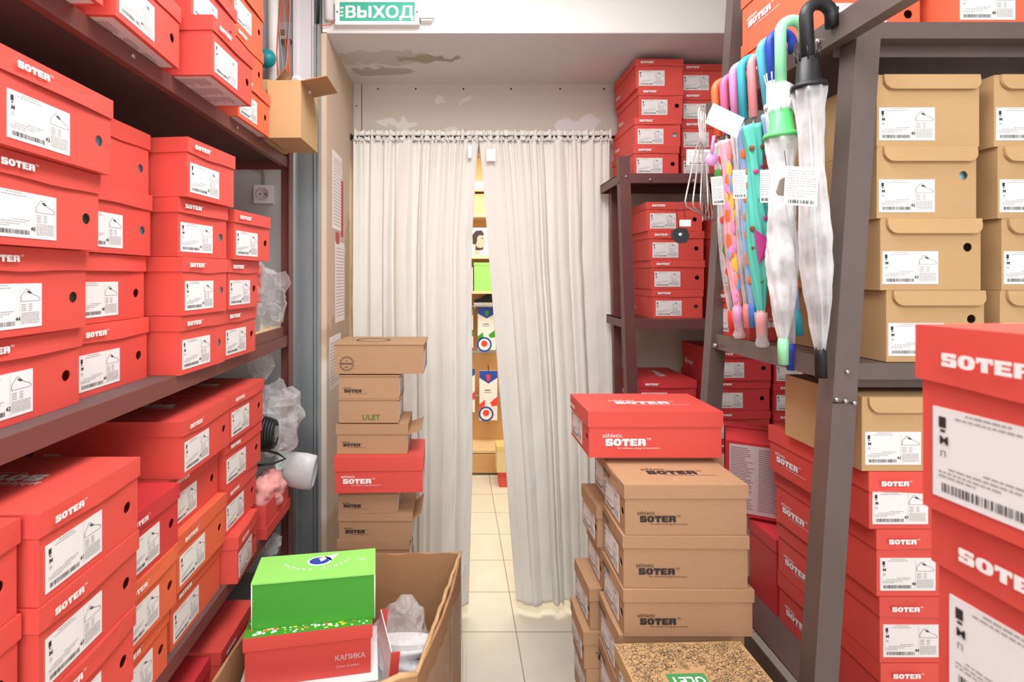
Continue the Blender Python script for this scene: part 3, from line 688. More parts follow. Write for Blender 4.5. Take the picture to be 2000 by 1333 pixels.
# ------------------------------------------------------------------ curtains
YC = 2.50; ZR = Z(268, YC)
t = thing('curtain_rod', 'thin black curtain rod above the doorway', 'curtain rod', (0, YC, ZR))
b = MB(); b.tube([(X(690, YC), 0, 0), (X(1240, YC), 0, 0)], .007, 12); b.build('rod_pole', 'black_rod', t)
b = MB(); b.tube([(XJ+.001, 0, 0), (XJ+.006, 0, 0), (XJ+.007, 0, 0), (X(694, YC), 0, 0)], [.016, .016, .009, .009], 12); b.build('rod_bracket', 'black_rod', t)
def interp(tab, z):
    if z >= tab[0][0]: return tab[0][1]
    for (za, xa), (zb_, xb) in zip(tab, tab[1:]):
        if za >= z >= zb_: return xa+(xb-xa)*(za-z)/(za-zb_)
    return tab[-1][1]
def curtain(lab, left, right, nf, seed, tagpos):
    t = thing('curtain', lab, 'curtain', (0, YC, 0), group='curtains in the doorway')
    L_ = [(Z(y, YC), X(x, YC)) for x, y in left]; R_ = [(Z(y, YC), X(x, YC)) for x, y in right]
    rnd = random.Random(seed); U = 260
    ph = [rnd.uniform(0, 2*PI) for _ in range(8)]
    def wave(u, v):   # v 0 top .. 1 bottom
        uu = u+.035*math.sin(u*9+ph[0])+.02*math.sin(u*23+ph[1])
        a = math.sin(2*PI*nf*uu+ph[2]); fine = math.sin(2*PI*nf*2.3*uu+ph[3])
        big = math.sin(2*PI*nf*.42*uu+ph[4]+v*.7)
        g = max(0, 1-v*6)
        amp = .009+.013*min(1, v*5)
        mod = .55+.45*math.sin(2*PI*1.3*u+ph[5])
        return (a*amp*mod+fine*(.0035+.004*g)*(1-.85*min(1, v*2.5))+big*.012*min(1, v*2.2)
                +.008*v*noise.noise(Vector((u*5+seed, v*9, 0)))+.006*min(1, v*3)*noise.noise(Vector((u*9+seed, v*16+u*6, 3))))
    def sheet(z_top, z_bot, V, name, m, off=0, ripple=False, gap=None):
        b = MB(); vs = []; fs = []
        for j in range(V+1):
            z = z_top+(z_bot-z_top)*j/V; v = max(0, (ZR-z)/(ZR-.04))
            xl, xr = interp(L_, z), interp(R_, z)
            for i in range(U+1):
                u = i/U; y_ = wave(u, v)
                if ripple: y_ = -.004+.006*math.sin(2*PI*nf*2.3*u+ph[6])+.003*math.sin(2*PI*nf*5.1*u+ph[7])
                zz = z
                if ripple and j == 0: zz = z+.004*math.sin(2*PI*nf*3.1*u+ph[1])+.003*math.sin(2*PI*nf*1.7*u)
                if not ripple and j == V: zz = z+.006*math.sin(u*11+seed)
                vs.append((xl+(xr-xl)*u+.0045*math.sin(2*PI*nf*u*1.1+ph[3])*(1 if 0 < i < U else 0), y_+off, zz))
        for j in range(V):
            for i in range(U):
                a = j*(U+1)+i; fs.append((a, a+U+1, a+U+2, a+1))
        b.add(vs, fs, 0, None, True); o = b.build(name, m, t)
        so = o.modifiers.new('thickness', 'SOLIDIFY'); so.thickness = .0014; so.offset = 0
        return o
    zb_ = Z(left[-1][1], YC)
    sheet(ZR-.016, zb_, 120, 'fabric_panel', 'curtain_cloth', -.004)
    sheet(ZR+.030, ZR+.005, 6, 'gathered_header', 'curtain_cloth', -.002, True)
    sheet(ZR+.002, ZR-.020, 4, 'rod_casing', 'curtain_cloth', -.005, True)
    for zz in (ZR+.008, ZR-.008, ZR-.026):
        b = MB(); b.tube([(interp(L_, zz)+(interp(R_, zz)-interp(L_, zz))*i/90, -.0085+.008*math.sin(i*1.9+zz*300)*(1 if i % 3 else .4), zz+.0025*math.sin(i*2.3)) for i in range(91)], .0016, 4)
        b.build('gather_seam', 'curtain_seam', t)
    tx, tz = X(tagpos[0], YC), Z(tagpos[1], YC)
    b = MB(); wt = .022 if seed == 9 else .009; b.box(tx-wt, tx+wt, -.036, -.0345, tz-.03, tz+.028); b.build('care_tag', 'white_print', t)
curtain('left off-white gathered curtain hanging beside the stack of brown boxes', [(691, 262), (690, 600), (700, 1180)], [(937, 262), (932, 300), (921, 480), (923, 900), (915, 1184)], 9, 2, (917, 300))
curtain('right off-white gathered curtain hanging beside the dark red shelf', [(934, 262), (942, 330), (960, 560), (976, 760), (988, 900), (998, 1040), (1010, 1180)], [(1193, 262), (1190, 500), (1200, 760), (1200, 1180)], 9, 9, (958, 306))

# ------------------------------------------------------------------ shop display seen through the gap
YS = 4.3
t = thing('display_cabinet', 'light wooden shop display cabinet seen through the curtain gap', 'cabinet', (0, YS, 0))
b = MB(); b.box(-.35, 1.0, .24, .26, .0, 2.7); b.build('back_panel', 'beech', t)
for x_ in (-.37, 1.0): b = MB(); b.box(x_, x_+.02, 0, .26, 0, 2.7); b.build('side_panel', 'beech', t)
b = MB(); b.box(-.35, 1.0, -.06, .24, .02, .17); b.build('plinth', 'beech', t)
for zc in (.20, 1.525, 1.82, 2.17, 2.39): b = MB(); b.box(-.35, 1.0, -.04 if zc < .3 else .0, .24, zc-.022, zc); b.build('shelf', 'beech_light', t)
b = MB(); b.box(-.35, 1.0, .18, .19, .98, 1.0); b.box(-.35, 1.0, .18, .19, .60, .615); b.build('hook_rail', 'zinc', t)
lt = bpy.data.materials.new('tube_glow'); lt.use_nodes = True; e = lt.node_tree.nodes['Principled BSDF']; e.inputs['Emission Color'].default_value = (1, .97, .88, 1); e.inputs['Emission Strength'].default_value = 2.0; M['tube_glow'] = lt
t = thing('shelf_lamp', 'glowing white strip lamp near top of the display cabinet', 'lamp', (.1, YS+.1, 2.392))
b = MB(); b.box(-.3, .7, 0, .05, .012, .075); b.build('lamp_diffuser', 'tube_glow', t)
b = MB(); b.box(-.3, .7, 0, .05, 0, .012); b.build('lamp_housing', 'plug_white', t)
t = thing('storage_box', 'pale yellow carton on cabinet shelf above the poster', 'carton', (.08, YS+.05, 2.171)); b = MB(); b.box(0, .3, 0, .15, 0, .165); b.build('carton_body', 'amber_board', t)
b = MB(); b.box(-.002, .302, -.002, .15, .165, .18); b.build('carton_lid', 'beech_light', t)
t = thing('poster', 'poster of dark haired man seen in profile, inside the display cabinet', 'poster', (.13, YS+.03, 1.821))
b = MB(); b.box(0, .26, 0, .006, 0, .24); b.build('poster_sheet', 'poster_grey', t)
pf = [(.02, .01), (.045, .05), (.03, .09), (.03, .17), (.06, .20), (.10, .205), (.115, .175), (.118, .15), (.135, .12), (.122, .112), (.125, .098), (.118, .09), (.12, .078), (.11, .055), (.085, .05), (.075, .01)]
b = MB(); b.poly([(x*1.0, -.0012, z) for x, z in pf]); b.build('printed_face', 'skin_print', t)
b = MB(); b.poly([(x, -.0018, z) for x, z in [(.022, .10), (.02, .18), (.05, .215), (.10, .218), (.118, .185), (.112, .172), (.08, .178), (.062, .16), (.058, .12), (.05, .10)]])
b.poly([(x, -.0018, z) for x, z in [(.045, .05), (.05, .10), (.06, .075), (.09, .068), (.112, .075), (.11, .055), (.085, .05)]]); b.poly([(x, -.002, z) for x, z in [(.095, .15), (.115, .153), (.115, .147), (.095, .144)]]); b.build('printed_hair', 'hair_print', t)
t = thing('gift_box', 'bright green box on wooden cabinet shelf below the poster', 'box', (.165, YS+.02, 1.526)); b = MB(); b.box(0, .2, 0, .12, 0, .235); b.build('box_body', 'lime_card', t)
b = MB(); b.box(-.003, .203, -.003, .123, .215, .24); b.build('box_lid', 'lime_card', t)
t = thing('small_carton', 'white carton left of the green box in the cabinet', 'carton', (.08, YS+.04, 1.526)); b = MB(); b.box(0, .075, 0, .1, 0, .20); b.build('carton_body', 'poster_grey', t); b = MB(); b.box(0, .075, -.001, 0, .02, .05); b.build('printed_band', 'white_print', t)
def pack(lab, x, z0, w, h, c1, c2):
    t = thing('insole_pack', lab, 'package', (x, YS+.14, z0), group='hanging insole packs')
    b = MB(); b.box(0, w, 0, .012, 0, h); b.build('pack_card', 'paper', t)
    b = MB(); yy = -.001
    b.poly([(0, yy, h), (0, yy, h*.86), (w*.5, yy, h*.74), (w, yy, h*.86), (w, yy, h)], 0)
    b.poly([(w*.42, yy-.001, h*.8), (w*.58, yy-.001, h*.8), (w*.62, yy-.001, h*.92), (w*.38, yy-.001, h*.92)], 1)
    b.poly([(0, yy, h*.32), (w*.3, yy, h*.42), (w*.32, yy, h*.3), (0, yy, h*.22)], 1); b.poly([(w*.6, yy, h*.36), (w, yy, h*.48), (w, yy, h*.3), (w*.7, yy, h*.28)], 1)
    b.poly([(w*.5+w*.42*math.cos(a*PI/10)-.02, yy, h*.13+w*.42*math.sin(a*PI/10)) for a in range(20)], 0)
    b.poly([(w*.5+w*.32*math.cos(a*PI/10)-.02, yy-.001, h*.13+w*.32*math.sin(a*PI/10)) for a in range(20)], 2)
    b.poly([(w*.5+w*.18*math.cos(a*PI/7)-.02, yy-.002, h*.15+w*.18*math.sin(a*PI/7)) for a in range(14)], 3)
    b.box(w*.3, w*.62, yy-.0005, yy, h*.60, h*.615, 4); b.box(w*.25, w*.66, yy-.0005, yy, h*.56, h*.567, 4)
    b.build('printed_design', [c1, c2, 'white_print', 'u_red', 'black_print'], t)
    b = MB(); b.tube([(w/2, .006, h), (w/2, .006, h+.03), (w/2, .045, h+.04)], .004, 6); b.build('hanger_hook', 'black_rod', t)
pack('insole pack with green shapes hanging under the black shoe', .20, 1.01, .155, .37, 'blue_print', 'green_card')
pack('insole pack with red shapes hanging lower in the display', .215, .40, .155, .43, 'blue_print', 'u_red')
pack('insole pack cut off by the left curtain, lower row', .045, .47, .13, .38, 'blue_print', 'u_red')
pack('insole pack cut off by the left curtain, upper row', .03, 1.03, .13, .33, 'cable_grey', 'green_card')
t = thing('sneaker', 'black sneaker with white sole on top of insole pack', 'shoe', (.17, YS+.10, 1.40))
prof_s = [(0, 0, .03), (.0, .0, .05), (.06, .0, .055), (.12, .0, .09), (.15, .0, .12), (.24, 0, .12), (.26, 0, .03)]
b = MB(); b.prism([(0, .022), (.005, .045), (.06, .06), (.11, .095), (.135, .115), (.25, .11), (.26, .022)], -.0, .07, 0, Matrix.Rotation(PI/2, 4, 'X') @ Matrix.Translation((0, 0, -.07))); b.build('shoe_upper', 'black_fabric', t)
b = MB(); b.prism([(-.004, 0), (-.006, .024), (.26, .024), (.265, 0)], 0, .075, 0, Matrix.Rotation(PI/2, 4, 'X') @ Matrix.Translation((0, 0, -.072))); b.build('shoe_sole', 'sole_white', t)
t = thing('display_shelf', 'small glass shelf carrying the black sneaker', 'shelf', (.15, YS+.05, 1.392)); b = MB(); b.box(0, .3, 0, .19, 0, .006); b.build('shelf_plate', 'frost', t); b = MB(); b.box(.02, .03, .15, .19, -.03, 0); b.box(.27, .28, .15, .19, -.03, 0); b.build('bracket', 'zinc', t)
t = thing('carton', 'yellow carton low beside the right curtain in the shop', 'carton', (.33, 4.0, .115)); b = MB(); b.box(0, .2, 0, .15, 0, .2); b.build('carton_body', 'beech_light', t)
b = MB(); b.box(-.002, .202, -.002, .152, .17, .203); b.build('carton_lid', 'amber_board', t)
t = thing('carton', 'red carton on shop floor under the yellow carton', 'carton', (.37, 4.0, 0)); b = MB(); b.box(-.02, .2, 0, .15, 0, .08); b.build('carton_body', 'red_card', t); b = MB(); b.box(-.022, .202, -.002, .152, .08, .114); b.build('carton_lid', 'deep_red_card', t)

# ------------------------------------------------------------------ stack of boxes left of the doorway (long sides to the camera)
def long_box(x0, x1, yf, z0, h, wdt, lab, group, rz=0, face='right', **kw):
    """long side faces the camera, ends face left or right"""
    L = x1-x0; c, s = math.cos(rz), math.sin(rz); kw.setdefault('side', 'L' if face == 'right' else 'R')
    if face == 'right': A = (x1, yf+L*0); A = (x0+L*c, yf+L*s); B = (A[0]-wdt*s, A[1]+wdt*c)
    else: B = (x0, yf); A = (x0-wdt*s, yf+wdt*c)
    return shoe_box(A, B, z0, h, L=L, label=lab, group=group, **kw)
GS = 'shoe boxes stacked beside the doorway'
KB = dict(color='kraft_card', ink='black_print')
ys = 1.85
def mz(py): return Z(py, ys)
r = long_box(X(652, ys), X(829, ys), ys, mz(731), mz(672)-mz(731), .22, 'large brown shoe box with round stamp, topmost by the doorway', GS, sides=False, d=.004, lidlogo=False, top=False, **KB)
b = MB(); cx, cz = .047*0+X(677, ys)-X(829, ys), mz(711)-mz(731)
# stamp on the camera side: local y runs back from right end
def stamp(mb, cy, cz, r, xoff):
    for rr in (r, r*.86):
        n = 40
        for k in range(n):
            a0, a1 = 2*PI*k/n, 2*PI*(k+1)/n
            if rr < r or k % 3: mb.poly([(xoff, cy-rr*math.cos(a0), cz+rr*math.sin(a0)), (xoff, cy-rr*math.cos(a1), cz+rr*math.sin(a1)), (xoff, cy-(rr-.0016)*math.cos(a1), cz+(rr-.0016)*math.sin(a1)), (xoff, cy-(rr-.0016)*math.cos(a0), cz+(rr-.0016)*math.sin(a0))])
    put_text(mb, 'Handmade', r*.36, (xoff+.0004, cy+r*.82, cz-r*.1), (0, -1, 0), (0, 0, 1), .03)
    put_text(mb, 'quality', r*.22, (xoff+.0004, cy+r*.35, cz-r*.5), (0, -1, 0), (0, 0, 1), .01)
    put_text(mb, 'A', r*.3, (xoff+.0004, cy+r*.12, cz+r*.35), (0, -1, 0), (0, 0, 1), .01)
bl = (829-677)*ys/F; stamp(b, bl, cz, .027, .0022); b.build('round_stamp', 'black_print', r)
b = MB()
for k in range(40):
    a0, a1 = 2*PI*k/40, 2*PI*(k+1)/40; q = (.05, .044)
    b.poly([(.11+q[0]*math.cos(a), bl-.08+1.3*q[0]*math.sin(a), h_) for a, h_ in ((a0, .1098), (a1, .1098))]+[(.11+q[1]*math.cos(a), bl-.08+1.3*q[1]*math.sin(a), .1098) for a in (a1, a0)])
b.build('lid_stamp', 'black_print', r)
long_box(X(660, ys), X(781, ys), ys, mz(779), mz(733)-mz(779)-.001, .17, 'small brown shoe box, second from top by the doorway', GS, sw=.062, d=.004, lidlogo=False, top=False, hole=None, **KB)
r = long_box(X(660, ys), X(780, ys), ys, mz(827), mz(779)-mz(827)-.001, .17, 'small brown shoe box with green lettering, third from top by doorway', GS, sides=False, d=.004, lidlogo=False, top=False, hole=None, **KB)
b = MB(); put_text(b, 'ULET', .026, (.0023, (780-707)*ys/F, .012), (0, -1, 0), (0, 0, 1), .02, 1.1); b.build('printed_word', 'ulet_green', r)
r = long_box(X(656, ys), X(797, ys), ys, mz(888), mz(829)-mz(888)-.001, .18, 'brown shoe box with lifted flap resting on the red box', GS, sw=.062, lidlogo=False, top=False, d=.036, **KB)
b = MB(); b.box(.0, .17, -.002, .0, -.0, .05, 0, Matrix.Translation((0, 0, .073)) @ Matrix.Rotation(math.radians(70), 4, 'X')); b.build('end_flap', 'kraft_card', r)
long_box(X(656, ys), X(828, ys), ys-.03, mz(958), mz(888)-mz(958)-.001, .20, 'red shoe box between brown boxes by the doorway', GS, sw=.10, d=.05, rz=.03, top=False)
long_box(X(659, ys), X(778, ys), ys, mz(1004), mz(958)-mz(1004)-.001, .17, 'small brown shoe box directly under red box by doorway', GS, sw=.062, d=.004, lidlogo=False, top=False, hole=None, **KB)
r = long_box(X(660, ys), X(806, ys), ys, mz(1056), mz(1004)-mz(1056)-.001, .20, 'brown shoe box with half open cover, seventh from top by doorway', GS, sw=.07, lidlogo=False, top=False, d=.026, **KB)
b = MB(); b.box(.0, .17, -.002, .0, -.0, .04, 0, Matrix.Translation((0, 0, .073)) @ Matrix.Rotation(math.radians(50), 4, 'X')); b.build('end_flap', 'kraft_card', r)
zc = mz(1056); q = zc/6
for k in range(6):
    long_box(X(658, ys), X(800, ys), ys, zc-q*(k+1), q-.001, .19, 'brown shoe box, %s below the half open one by doorway' % ['first', 'second', 'third', 'fourth', 'fifth', 'last'][k], GS, sw=.07, lidlogo=False, top=False, **KB)

# ------------------------------------------------------------------ big cardboard box in front with a pile on top
t = thing('cardboard_box', 'big open worn cardboard box on the floor in front of curtain', 'cardboard box', (0, 0, 0))
cor = [(.022, 1.75), (-.088, 1.215), (-.57, 1.06), (-.54, 1.73)]; ZC = .705
def wallseg(p, q, name, torn, n=26, th=.007):
    p = Vector((p[0], p[1])); q = Vector((q[0], q[1])); d = (q-p).normalized(); nn = Vector((d.y, -d.x))
    vs = []; fs = []
    cen = sum((Vector((c[0], c[1])) for c in cor), Vector((0, 0)))/4
    if (p+nn*.01-cen).length > (p-cen).length: nn = -nn
    for i in range(n+1):
        u_ = i/n; a = p+(q-p)*u_; a = a-nn*(.012*math.sin(PI*u_)*torn)
        hz = ZC+torn*.004*noise.noise(Vector((u_*9, torn*3, name and 2)))
        bq = a+nn*th
        vs += [(a.x, a.y, 0), (a.x, a.y, hz), (bq.x, bq.y, hz+.002*math.sin(i*5)), (bq.x, bq.y, 0)]
    for i in range(n):
        o = i*4
        for k in range(4): fs.append((o+k, o+(k+1) % 4, o+4+(k+1) % 4, o+4+k))
    b = MB(); b.add(vs, fs); o = b.build(name, 'old_card', t)
wallseg(cor[0], cor[1], 'side_wall', 1.3); wallseg(cor[1], cor[2], 'side_wall', 1.5); wallseg(cor[2], cor[3], 'side_wall', .3); wallseg(cor[3], cor[0], 'side_wall', .5)
b = MB(); b.prism([(x*.98, y_) for x, y_ in [cor[0], cor[3], cor[2], cor[1]]], .001, .008); b.build('box_bottom', 'old_card', t)
b = MB(); vs = []; fs = []
for i in range(41):
    u_ = i/40; a = Vector(cor[0])*(1-u_)+Vector(cor[1])*u_
    for j_ in range(13):
        z = .02+(ZC-.05)*j_/12; o = .016+.010*noise.noise(Vector((u_*12, z*2.5, 0)))+.003*math.sin(u_*60+z*3); vs.append((a.x+o+.012*math.sin(PI*u_), a.y-o*.2, z+.02*noise.noise(Vector((u_*5, 3, 1)))))
for i in range(40):
    for j_ in range(12): a = i*13+j_; fs.append((a, a+1, a+14, a+13))
b.add(vs, fs, 0, None, True); b.build('stretch_film', 'film', t)
b = MB(); b.tube([(Vector(cor[0])*(1-k/20)+Vector(cor[1])*k/20).to_3d()+Vector((-.002+.0015*math.sin(k*2.1), 0, ZC+.001+.002*math.sin(k*1.7))) for k in range(21)], [.005+.0012*abs(math.sin(k*1.3)) for k in range(21)], 7)
b.tube([(Vector(cor[1])*(1-k/12)+Vector(cor[2])*k/12).to_3d()+Vector((0, .004*math.sin(k*2.1), ZC+.003*math.sin(k*1.7))) for k in range(13)], [.006+.002*abs(math.sin(k*1.3)) for k in range(13)], 7)
b.build('torn_rim', 'card_edge', t)
# pile
GP = 'boxes piled in the big cardboard box'
A, B = (-.502, 1.266), (-.205, 1.312); e = Vector(B)-Vector(A); ang = math.atan2(e.y, e.x); ln = e.length
t = thing('shoe_box', 'bright green shoe box with blue emblem, on top of red box', 'shoe box', (A[0], A[1], .774), ang, GP)
b = MB(); b.box(0, ln, 0, .118, 0, .112); b.build('box_body', 'green_card', t)
lidt = MB(); lidt.box(-.002, ln+.002, -.002, .120, .112, .1155); lidt.box(ln, ln+.002, 0, .118, .004, .112); ld = lidt.build('box_lid', 'lime_card', t)
b = MB(); z = .1158
def ell(mb, cx, cy, rx, ry, z, m, n=28, a0=0, rot=0):
    mb.poly([(cx+rx*math.cos(a0+2*PI*k/n)*math.cos(rot)-ry*math.sin(a0+2*PI*k/n)*math.sin(rot), cy+rx*math.cos(a0+2*PI*k/n)*math.sin(rot)+ry*math.sin(a0+2*PI*k/n)*math.cos(rot), z) for k in range(n)], m)
ell(b, .155, .078, .032, .022, z, 1); b.poly([(.165, .098, z), (.205, .108, z), (.185, .075, z)], 1)
ell(b, .155, .078, .026, .017, z+.0003, 0); ell(b, .158, .082, .016, .008, z+.0006, 1, rot=.5); ell(b, .15, .075, .008, .012, z+.0007, 0)
for k, ch in enumerate('КАПИКА-ПРОЕКТ'):
    a = -1.05+k*.175; put_text(b, ch, .0125, (.148+.085*math.sin(a)*1.15, .105-.07*math.cos(a)*1.0, z-.0002), (math.cos(a*.6), math.sin(a*.6), 0), (-math.sin(a*.6), math.cos(a*.6), 0), .03, 1, 1)
put_text(b, 'ПП', .018, (.255, .062, z-.0002), (1, 0, 0), (0, 1, 0), 0, .8, 1)
b.build('printed_emblem', ['blue_print', 'white_print'], ld)
b = MB()
for x_ in (0, ln): b.cyl((x_, -.001, .0), (x_, -.001, .112), .0015, 6)
b.build('worn_edge', 'white_print', t)
A, B = (-.512, 1.236), (-.207, 1.290); e = Vector(B)-Vector(A); ang = math.atan2(e.y, e.x); ln = e.length
t = thing('shoe_box', 'red shoe box with floral lid print, under the green box', 'shoe box', (A[0], A[1], .650), ang, GP)
b = MB(); b.box(.004, ln-.004, .004, .186, 0, .115); b.build('box_body', 'red_card', t)
b = MB(); b.box(0, ln, 0, .19, .090, .123); lid = b.build('box_lid', 'red_card', t)
b = MB(); b.box(.001, ln-.001, .001, .189, .123, .1236, 0); rnd = random.Random(5)
for k in range(150):
    cx, cy = rnd.uniform(.01, ln-.01), rnd.choice((rnd.uniform(.006, .035), rnd.uniform(.006, .18))); r_ = rnd.uniform(.002, .006); zz = .1236+.00006*k/150+.0001
    ell(b, cx, cy, r_, r_*.8, zz, rnd.choice((1, 1, 2, 3, 1)), 9)
b.build('floral_print', ['green_card', 'white_print', 'yellow_print', 'u_orange'], lid)
b = MB(); put_text(b, 'КАПИКА', .018, (ln*.70, .0035, .040), weight=.01); put_text(b, 'Classic Comfort', .0085, (ln*.71, .0035, .022)); b.build('printed_words', 'underside_print', t)
A, B = (-.520, 1.215), (-.190, 1.27); e = Vector(B)-Vector(A); ang = math.atan2(e.y, e.x); ln = e.length
t = thing('shoe_box', 'white shoe box with black letters, lowest visible in the pile', 'shoe box', (A[0], A[1], .535), ang, GP)
b = MB(); b.box(0, ln, 0, .2, 0, .1135); b.build('box_body', 'white_print', t)
b = MB(); put_text(b, 'ПГ1', .022, (ln*.86, -.0005, .085), weight=.02); b.build('printed_letters', 'black_print', t)
t = thing('box_lid', 'red and white box lid standing on edge right of the pile', 'lid', (-.172, 1.262, .56), .25, rot=(0, .1, .3))
b = MB(); b.box(0, .0025, 0, .17, 0, .16); b.box(0, .022, -.002, 0, 0, .16, 1); b.box(.0, .022, .17, .172, 0, .16, 1); b.build('lid_panel', ['white_print', 'red_card'], t)
for k in range(4):
    shoe_box((-.51, 1.24), (-.51, 1.24-.0001) if 0 else (-.20, 1.29), .009+k*.131, .130, L=.19, label='brown shoe box inside big cardboard box, %s under the white box' % ['fourth', 'third', 'second', 'directly'][k], group=GP, sides=False, top=False, lidlogo=False, sticker=False, hole=None, **KB)
# bag of white shoes
tag(blob('plastic_bag', 'clear_bag', (-.15, 1.46, .57), .145, 31, .35, 9, squash=(.62, .95, .75), crease=.25, seg=28, rings=20), 'clear plastic bag holding white slippers in big cardboard box', 'plastic bag')
def slipper(lab, loc, rot):
    t = thing('slipper', lab, 'shoe', loc, rot=rot, group='white slippers in the plastic bag'); out = []
    for k in range(24):
        a = 2*PI*k/24; out.append((.038*math.cos(a)*(1+.15*math.sin(a)), .12*math.sin(a)))
    b = MB(); b.prism(out, 0, .014); b.build('slipper_sole', 'sole_white', t)
    b = MB(); vs = []; fs = []
    for i in range(9):
        yy = .01+.1*i/8; hw = .036*math.sqrt(max(.02, 1-(yy/.122)**2))*(1.1)
        for k in range(9):
            a = PI*k/8; vs.append((hw*math.cos(a), yy, .014+(.042*(1-i/11))*math.sin(a)))
    for i in range(8):
        for k in range(8): a = i*9+k; fs.append((a, a+1, a+10, a+9))
    b.add(vs, fs, 0, None, True); o = b.build('slipper_upper', 'sole_white', t); m_ = o.modifiers.new('t', 'SOLIDIFY'); m_.thickness = .003
slipper('white slipper lying with sole up, nearest cardboard rim', (-.150, 1.42, .645), (2.8, .1, .95)); slipper('white slipper lower in the bag, toe towards camera', (-.17, 1.42, .56), (.3, -.2, -2.3))
for k in range(3):
    shoe_box((-.185, 1.33), (-.02, 1.33), .009+.13*k, .129, L=.3, label='brown shoe box under the plastic bag, %s layer' % ['bottom', 'middle', 'top'][k], group=GP, sides=False, top=False, lidlogo=False, sticker=False, hole=None, **KB)

# ------------------------------------------------------------------ centre right stacks
GN = 'brown shoe boxes stacked in the aisle on the right'
yn = 1.17
r_ = []
def nz_(py): return Z(py, yn)
NLV = [nz_(1047), nz_(1150), nz_(1243)]
long_box(X(1219, yn), X(1462, yn), yn, NLV[0], nz_(948)-NLV[0], .165, 'brown shoe box with logo on cover, topmost of front stack in aisle', GN, face='left', sw=.082, d=.032, **KB)
long_box(X(1216, yn), X(1462, yn), yn, NLV[1], NLV[0]-NLV[1]-.001, .165, 'brown shoe box, second from top of front stack in aisle', GN, face='left', sw=.082, d=.028, rz=-.015, **KB)
long_box(X(1216, yn), X(1471, yn), yn-.005, NLV[2], NLV[1]-NLV[2]-.001, .165, 'brown shoe box, third from top of front stack in aisle', GN, face='left', sw=.082, d=.028, **KB)
q = NLV[2]/7
for k in range(7):
    long_box(X(1210, yn), X(1455, yn), yn+.003, NLV[2]-q*(k+1), q-.001, .165, 'brown shoe box, %s one under the third box of front stack' % ['first', 'second', 'third', 'fourth', 'fifth', 'sixth', 'seventh'][k], GN, face='left', **KB)
# red box on the rear stack
r = long_box(.339, .682, 1.30, 1.188, .118, .200, 'bright red shoe box with logo on cover, on brown boxes in aisle', 'boxes of the rear aisle stack', face='left', sw=.102, d=.040, rz=0, color='red_card')
GO = 'boxes of the rear aisle stack'
rows = [(.403, 1.335, 1.186, .141, 0), (.373, 1.345, 1.044, .110, .02), (.385, 1.345, .933, .108, 0), (.355, 1.35, .824, .110, .03), (.338, 1.345, .713, .098, 0), (.346, 1.345, .614, .102, 0)]
for k in range(5): rows.append((.35, 1.345, .614-.1024*(k+1)+.1024*0-.0, .1015, 0))
zt_ = 1.187; hs_ = [.141, .111, .109, .111, .099, .103]+[.1024]*5
zt_ = 1.187
for k, rw in enumerate(rows):
    zt_ -= hs_[k] if k < 6 else (.513/5)
    h_ = (hs_[k] if k < 6 else .513/5)-.0012
    long_box(rw[0], rw[0]+.30, rw[1]+.0, zt_, h_, .15, 'brown shoe box in rear aisle stack, %s under the bright red box' % ['first', 'second', 'third', 'fourth', 'fifth', 'sixth', 'seventh', 'eighth', 'ninth', 'tenth', 'eleventh'][k], GO, face='left', rz=rw[4], lidlogo=False, sides=(k >= 4), sw=.07, **KB)
# doodle box
yd = 1.145; A_ = (.366, yd-.185)
dz = .829; L_ = .285
t = thing('shoe_box', 'kraft shoe box covered in line doodles with green panel on cover', 'shoe box', (.362, .955, dz-.112), 0.03, 'doodle box stack')
b = MB(); b.box(.003, L_-.003, .003, .185, 0, .11); bd = b.build('box_body', 'kraft_card', t)
b = MB(); b.box(0, L_, 0, .188, .082, .112); ld = b.build('box_lid', 'tan_card', t)
b = MB(); rnd = random.Random(11)
def line(mb, pts, wd, z, m=0, closed=False):
    P_ = pts+([pts[0]] if closed else [])
    for (xa, ya), (xb, yb) in zip(P_, P_[1:]):
        d = Vector((xb-xa, yb-ya))
        if d.length < 1e-6: continue
        d.normalize(); n = Vector((-d.y, d.x))*wd/2
        mb.poly([(xa-n.x, ya-n.y, z), (xb-n.x, yb-n.y, z), (xb+n.x, yb+n.y, z), (xa+n.x, ya+n.y, z)], m)
zz = .1124
for k in range(384):
    cx, cy = .012+(k % 24)*.0113+rnd.uniform(-.004, .004), .010+(k//24)*.0112+rnd.uniform(-.004, .004); r0 = rnd.uniform(.004, .0085); k = rnd.randrange(1000)
    if .065 < cx < .165 and cy < .11: continue
    kind = k % 5
    if kind in (0, 1): line(b, [(cx+r0*math.cos(a*PI/8)*(1+.2*math.sin(3*a)), cy+r0*math.sin(a*PI/8)) for a in range(16)], .0007, zz, 0, True)
    if kind == 1: line(b, [(cx+r0*.45*math.cos(a*PI/5), cy+r0*.45*math.sin(a*PI/5)) for a in range(10)], .0007, zz, 0, True)
    if kind == 2: line(b, [(cx+r0*(.15*a)*math.cos(a*.9), cy+r0*.15*a*math.sin(a*.9)) for a in range(11)], .0007, zz)
    if kind == 3: line(b, [(cx+r0*(a-4)*.35, cy+r0*.6*math.sin(a*1.6+k)) for a in range(9)], .0007, zz)
    if kind == 4: line(b, [(cx+r0*(1.3 if a % 2 else .5)*math.cos(a*PI/5+k), cy+r0*(1.3 if a % 2 else .5)*math.sin(a*PI/5+k)) for a in range(10)], .0007, zz, 0, True)
b.build('doodle_print', 'black_print', ld)
b = MB(); b.box(.075, .155, .0, .098, .112, .1128); b.build('green_panel', 'green_print', ld)
b = MB(); put_text(b, 'ULET', .030, (.150, .088, .1126), (-1, 0, 0), (0, -1, 0), .02, 1.05); b.build('printed_word', 'white_print', ld)
link('size_label', label_mesh('38'), bd, (.0027, .16, .01), (0, 0, -PI/2))
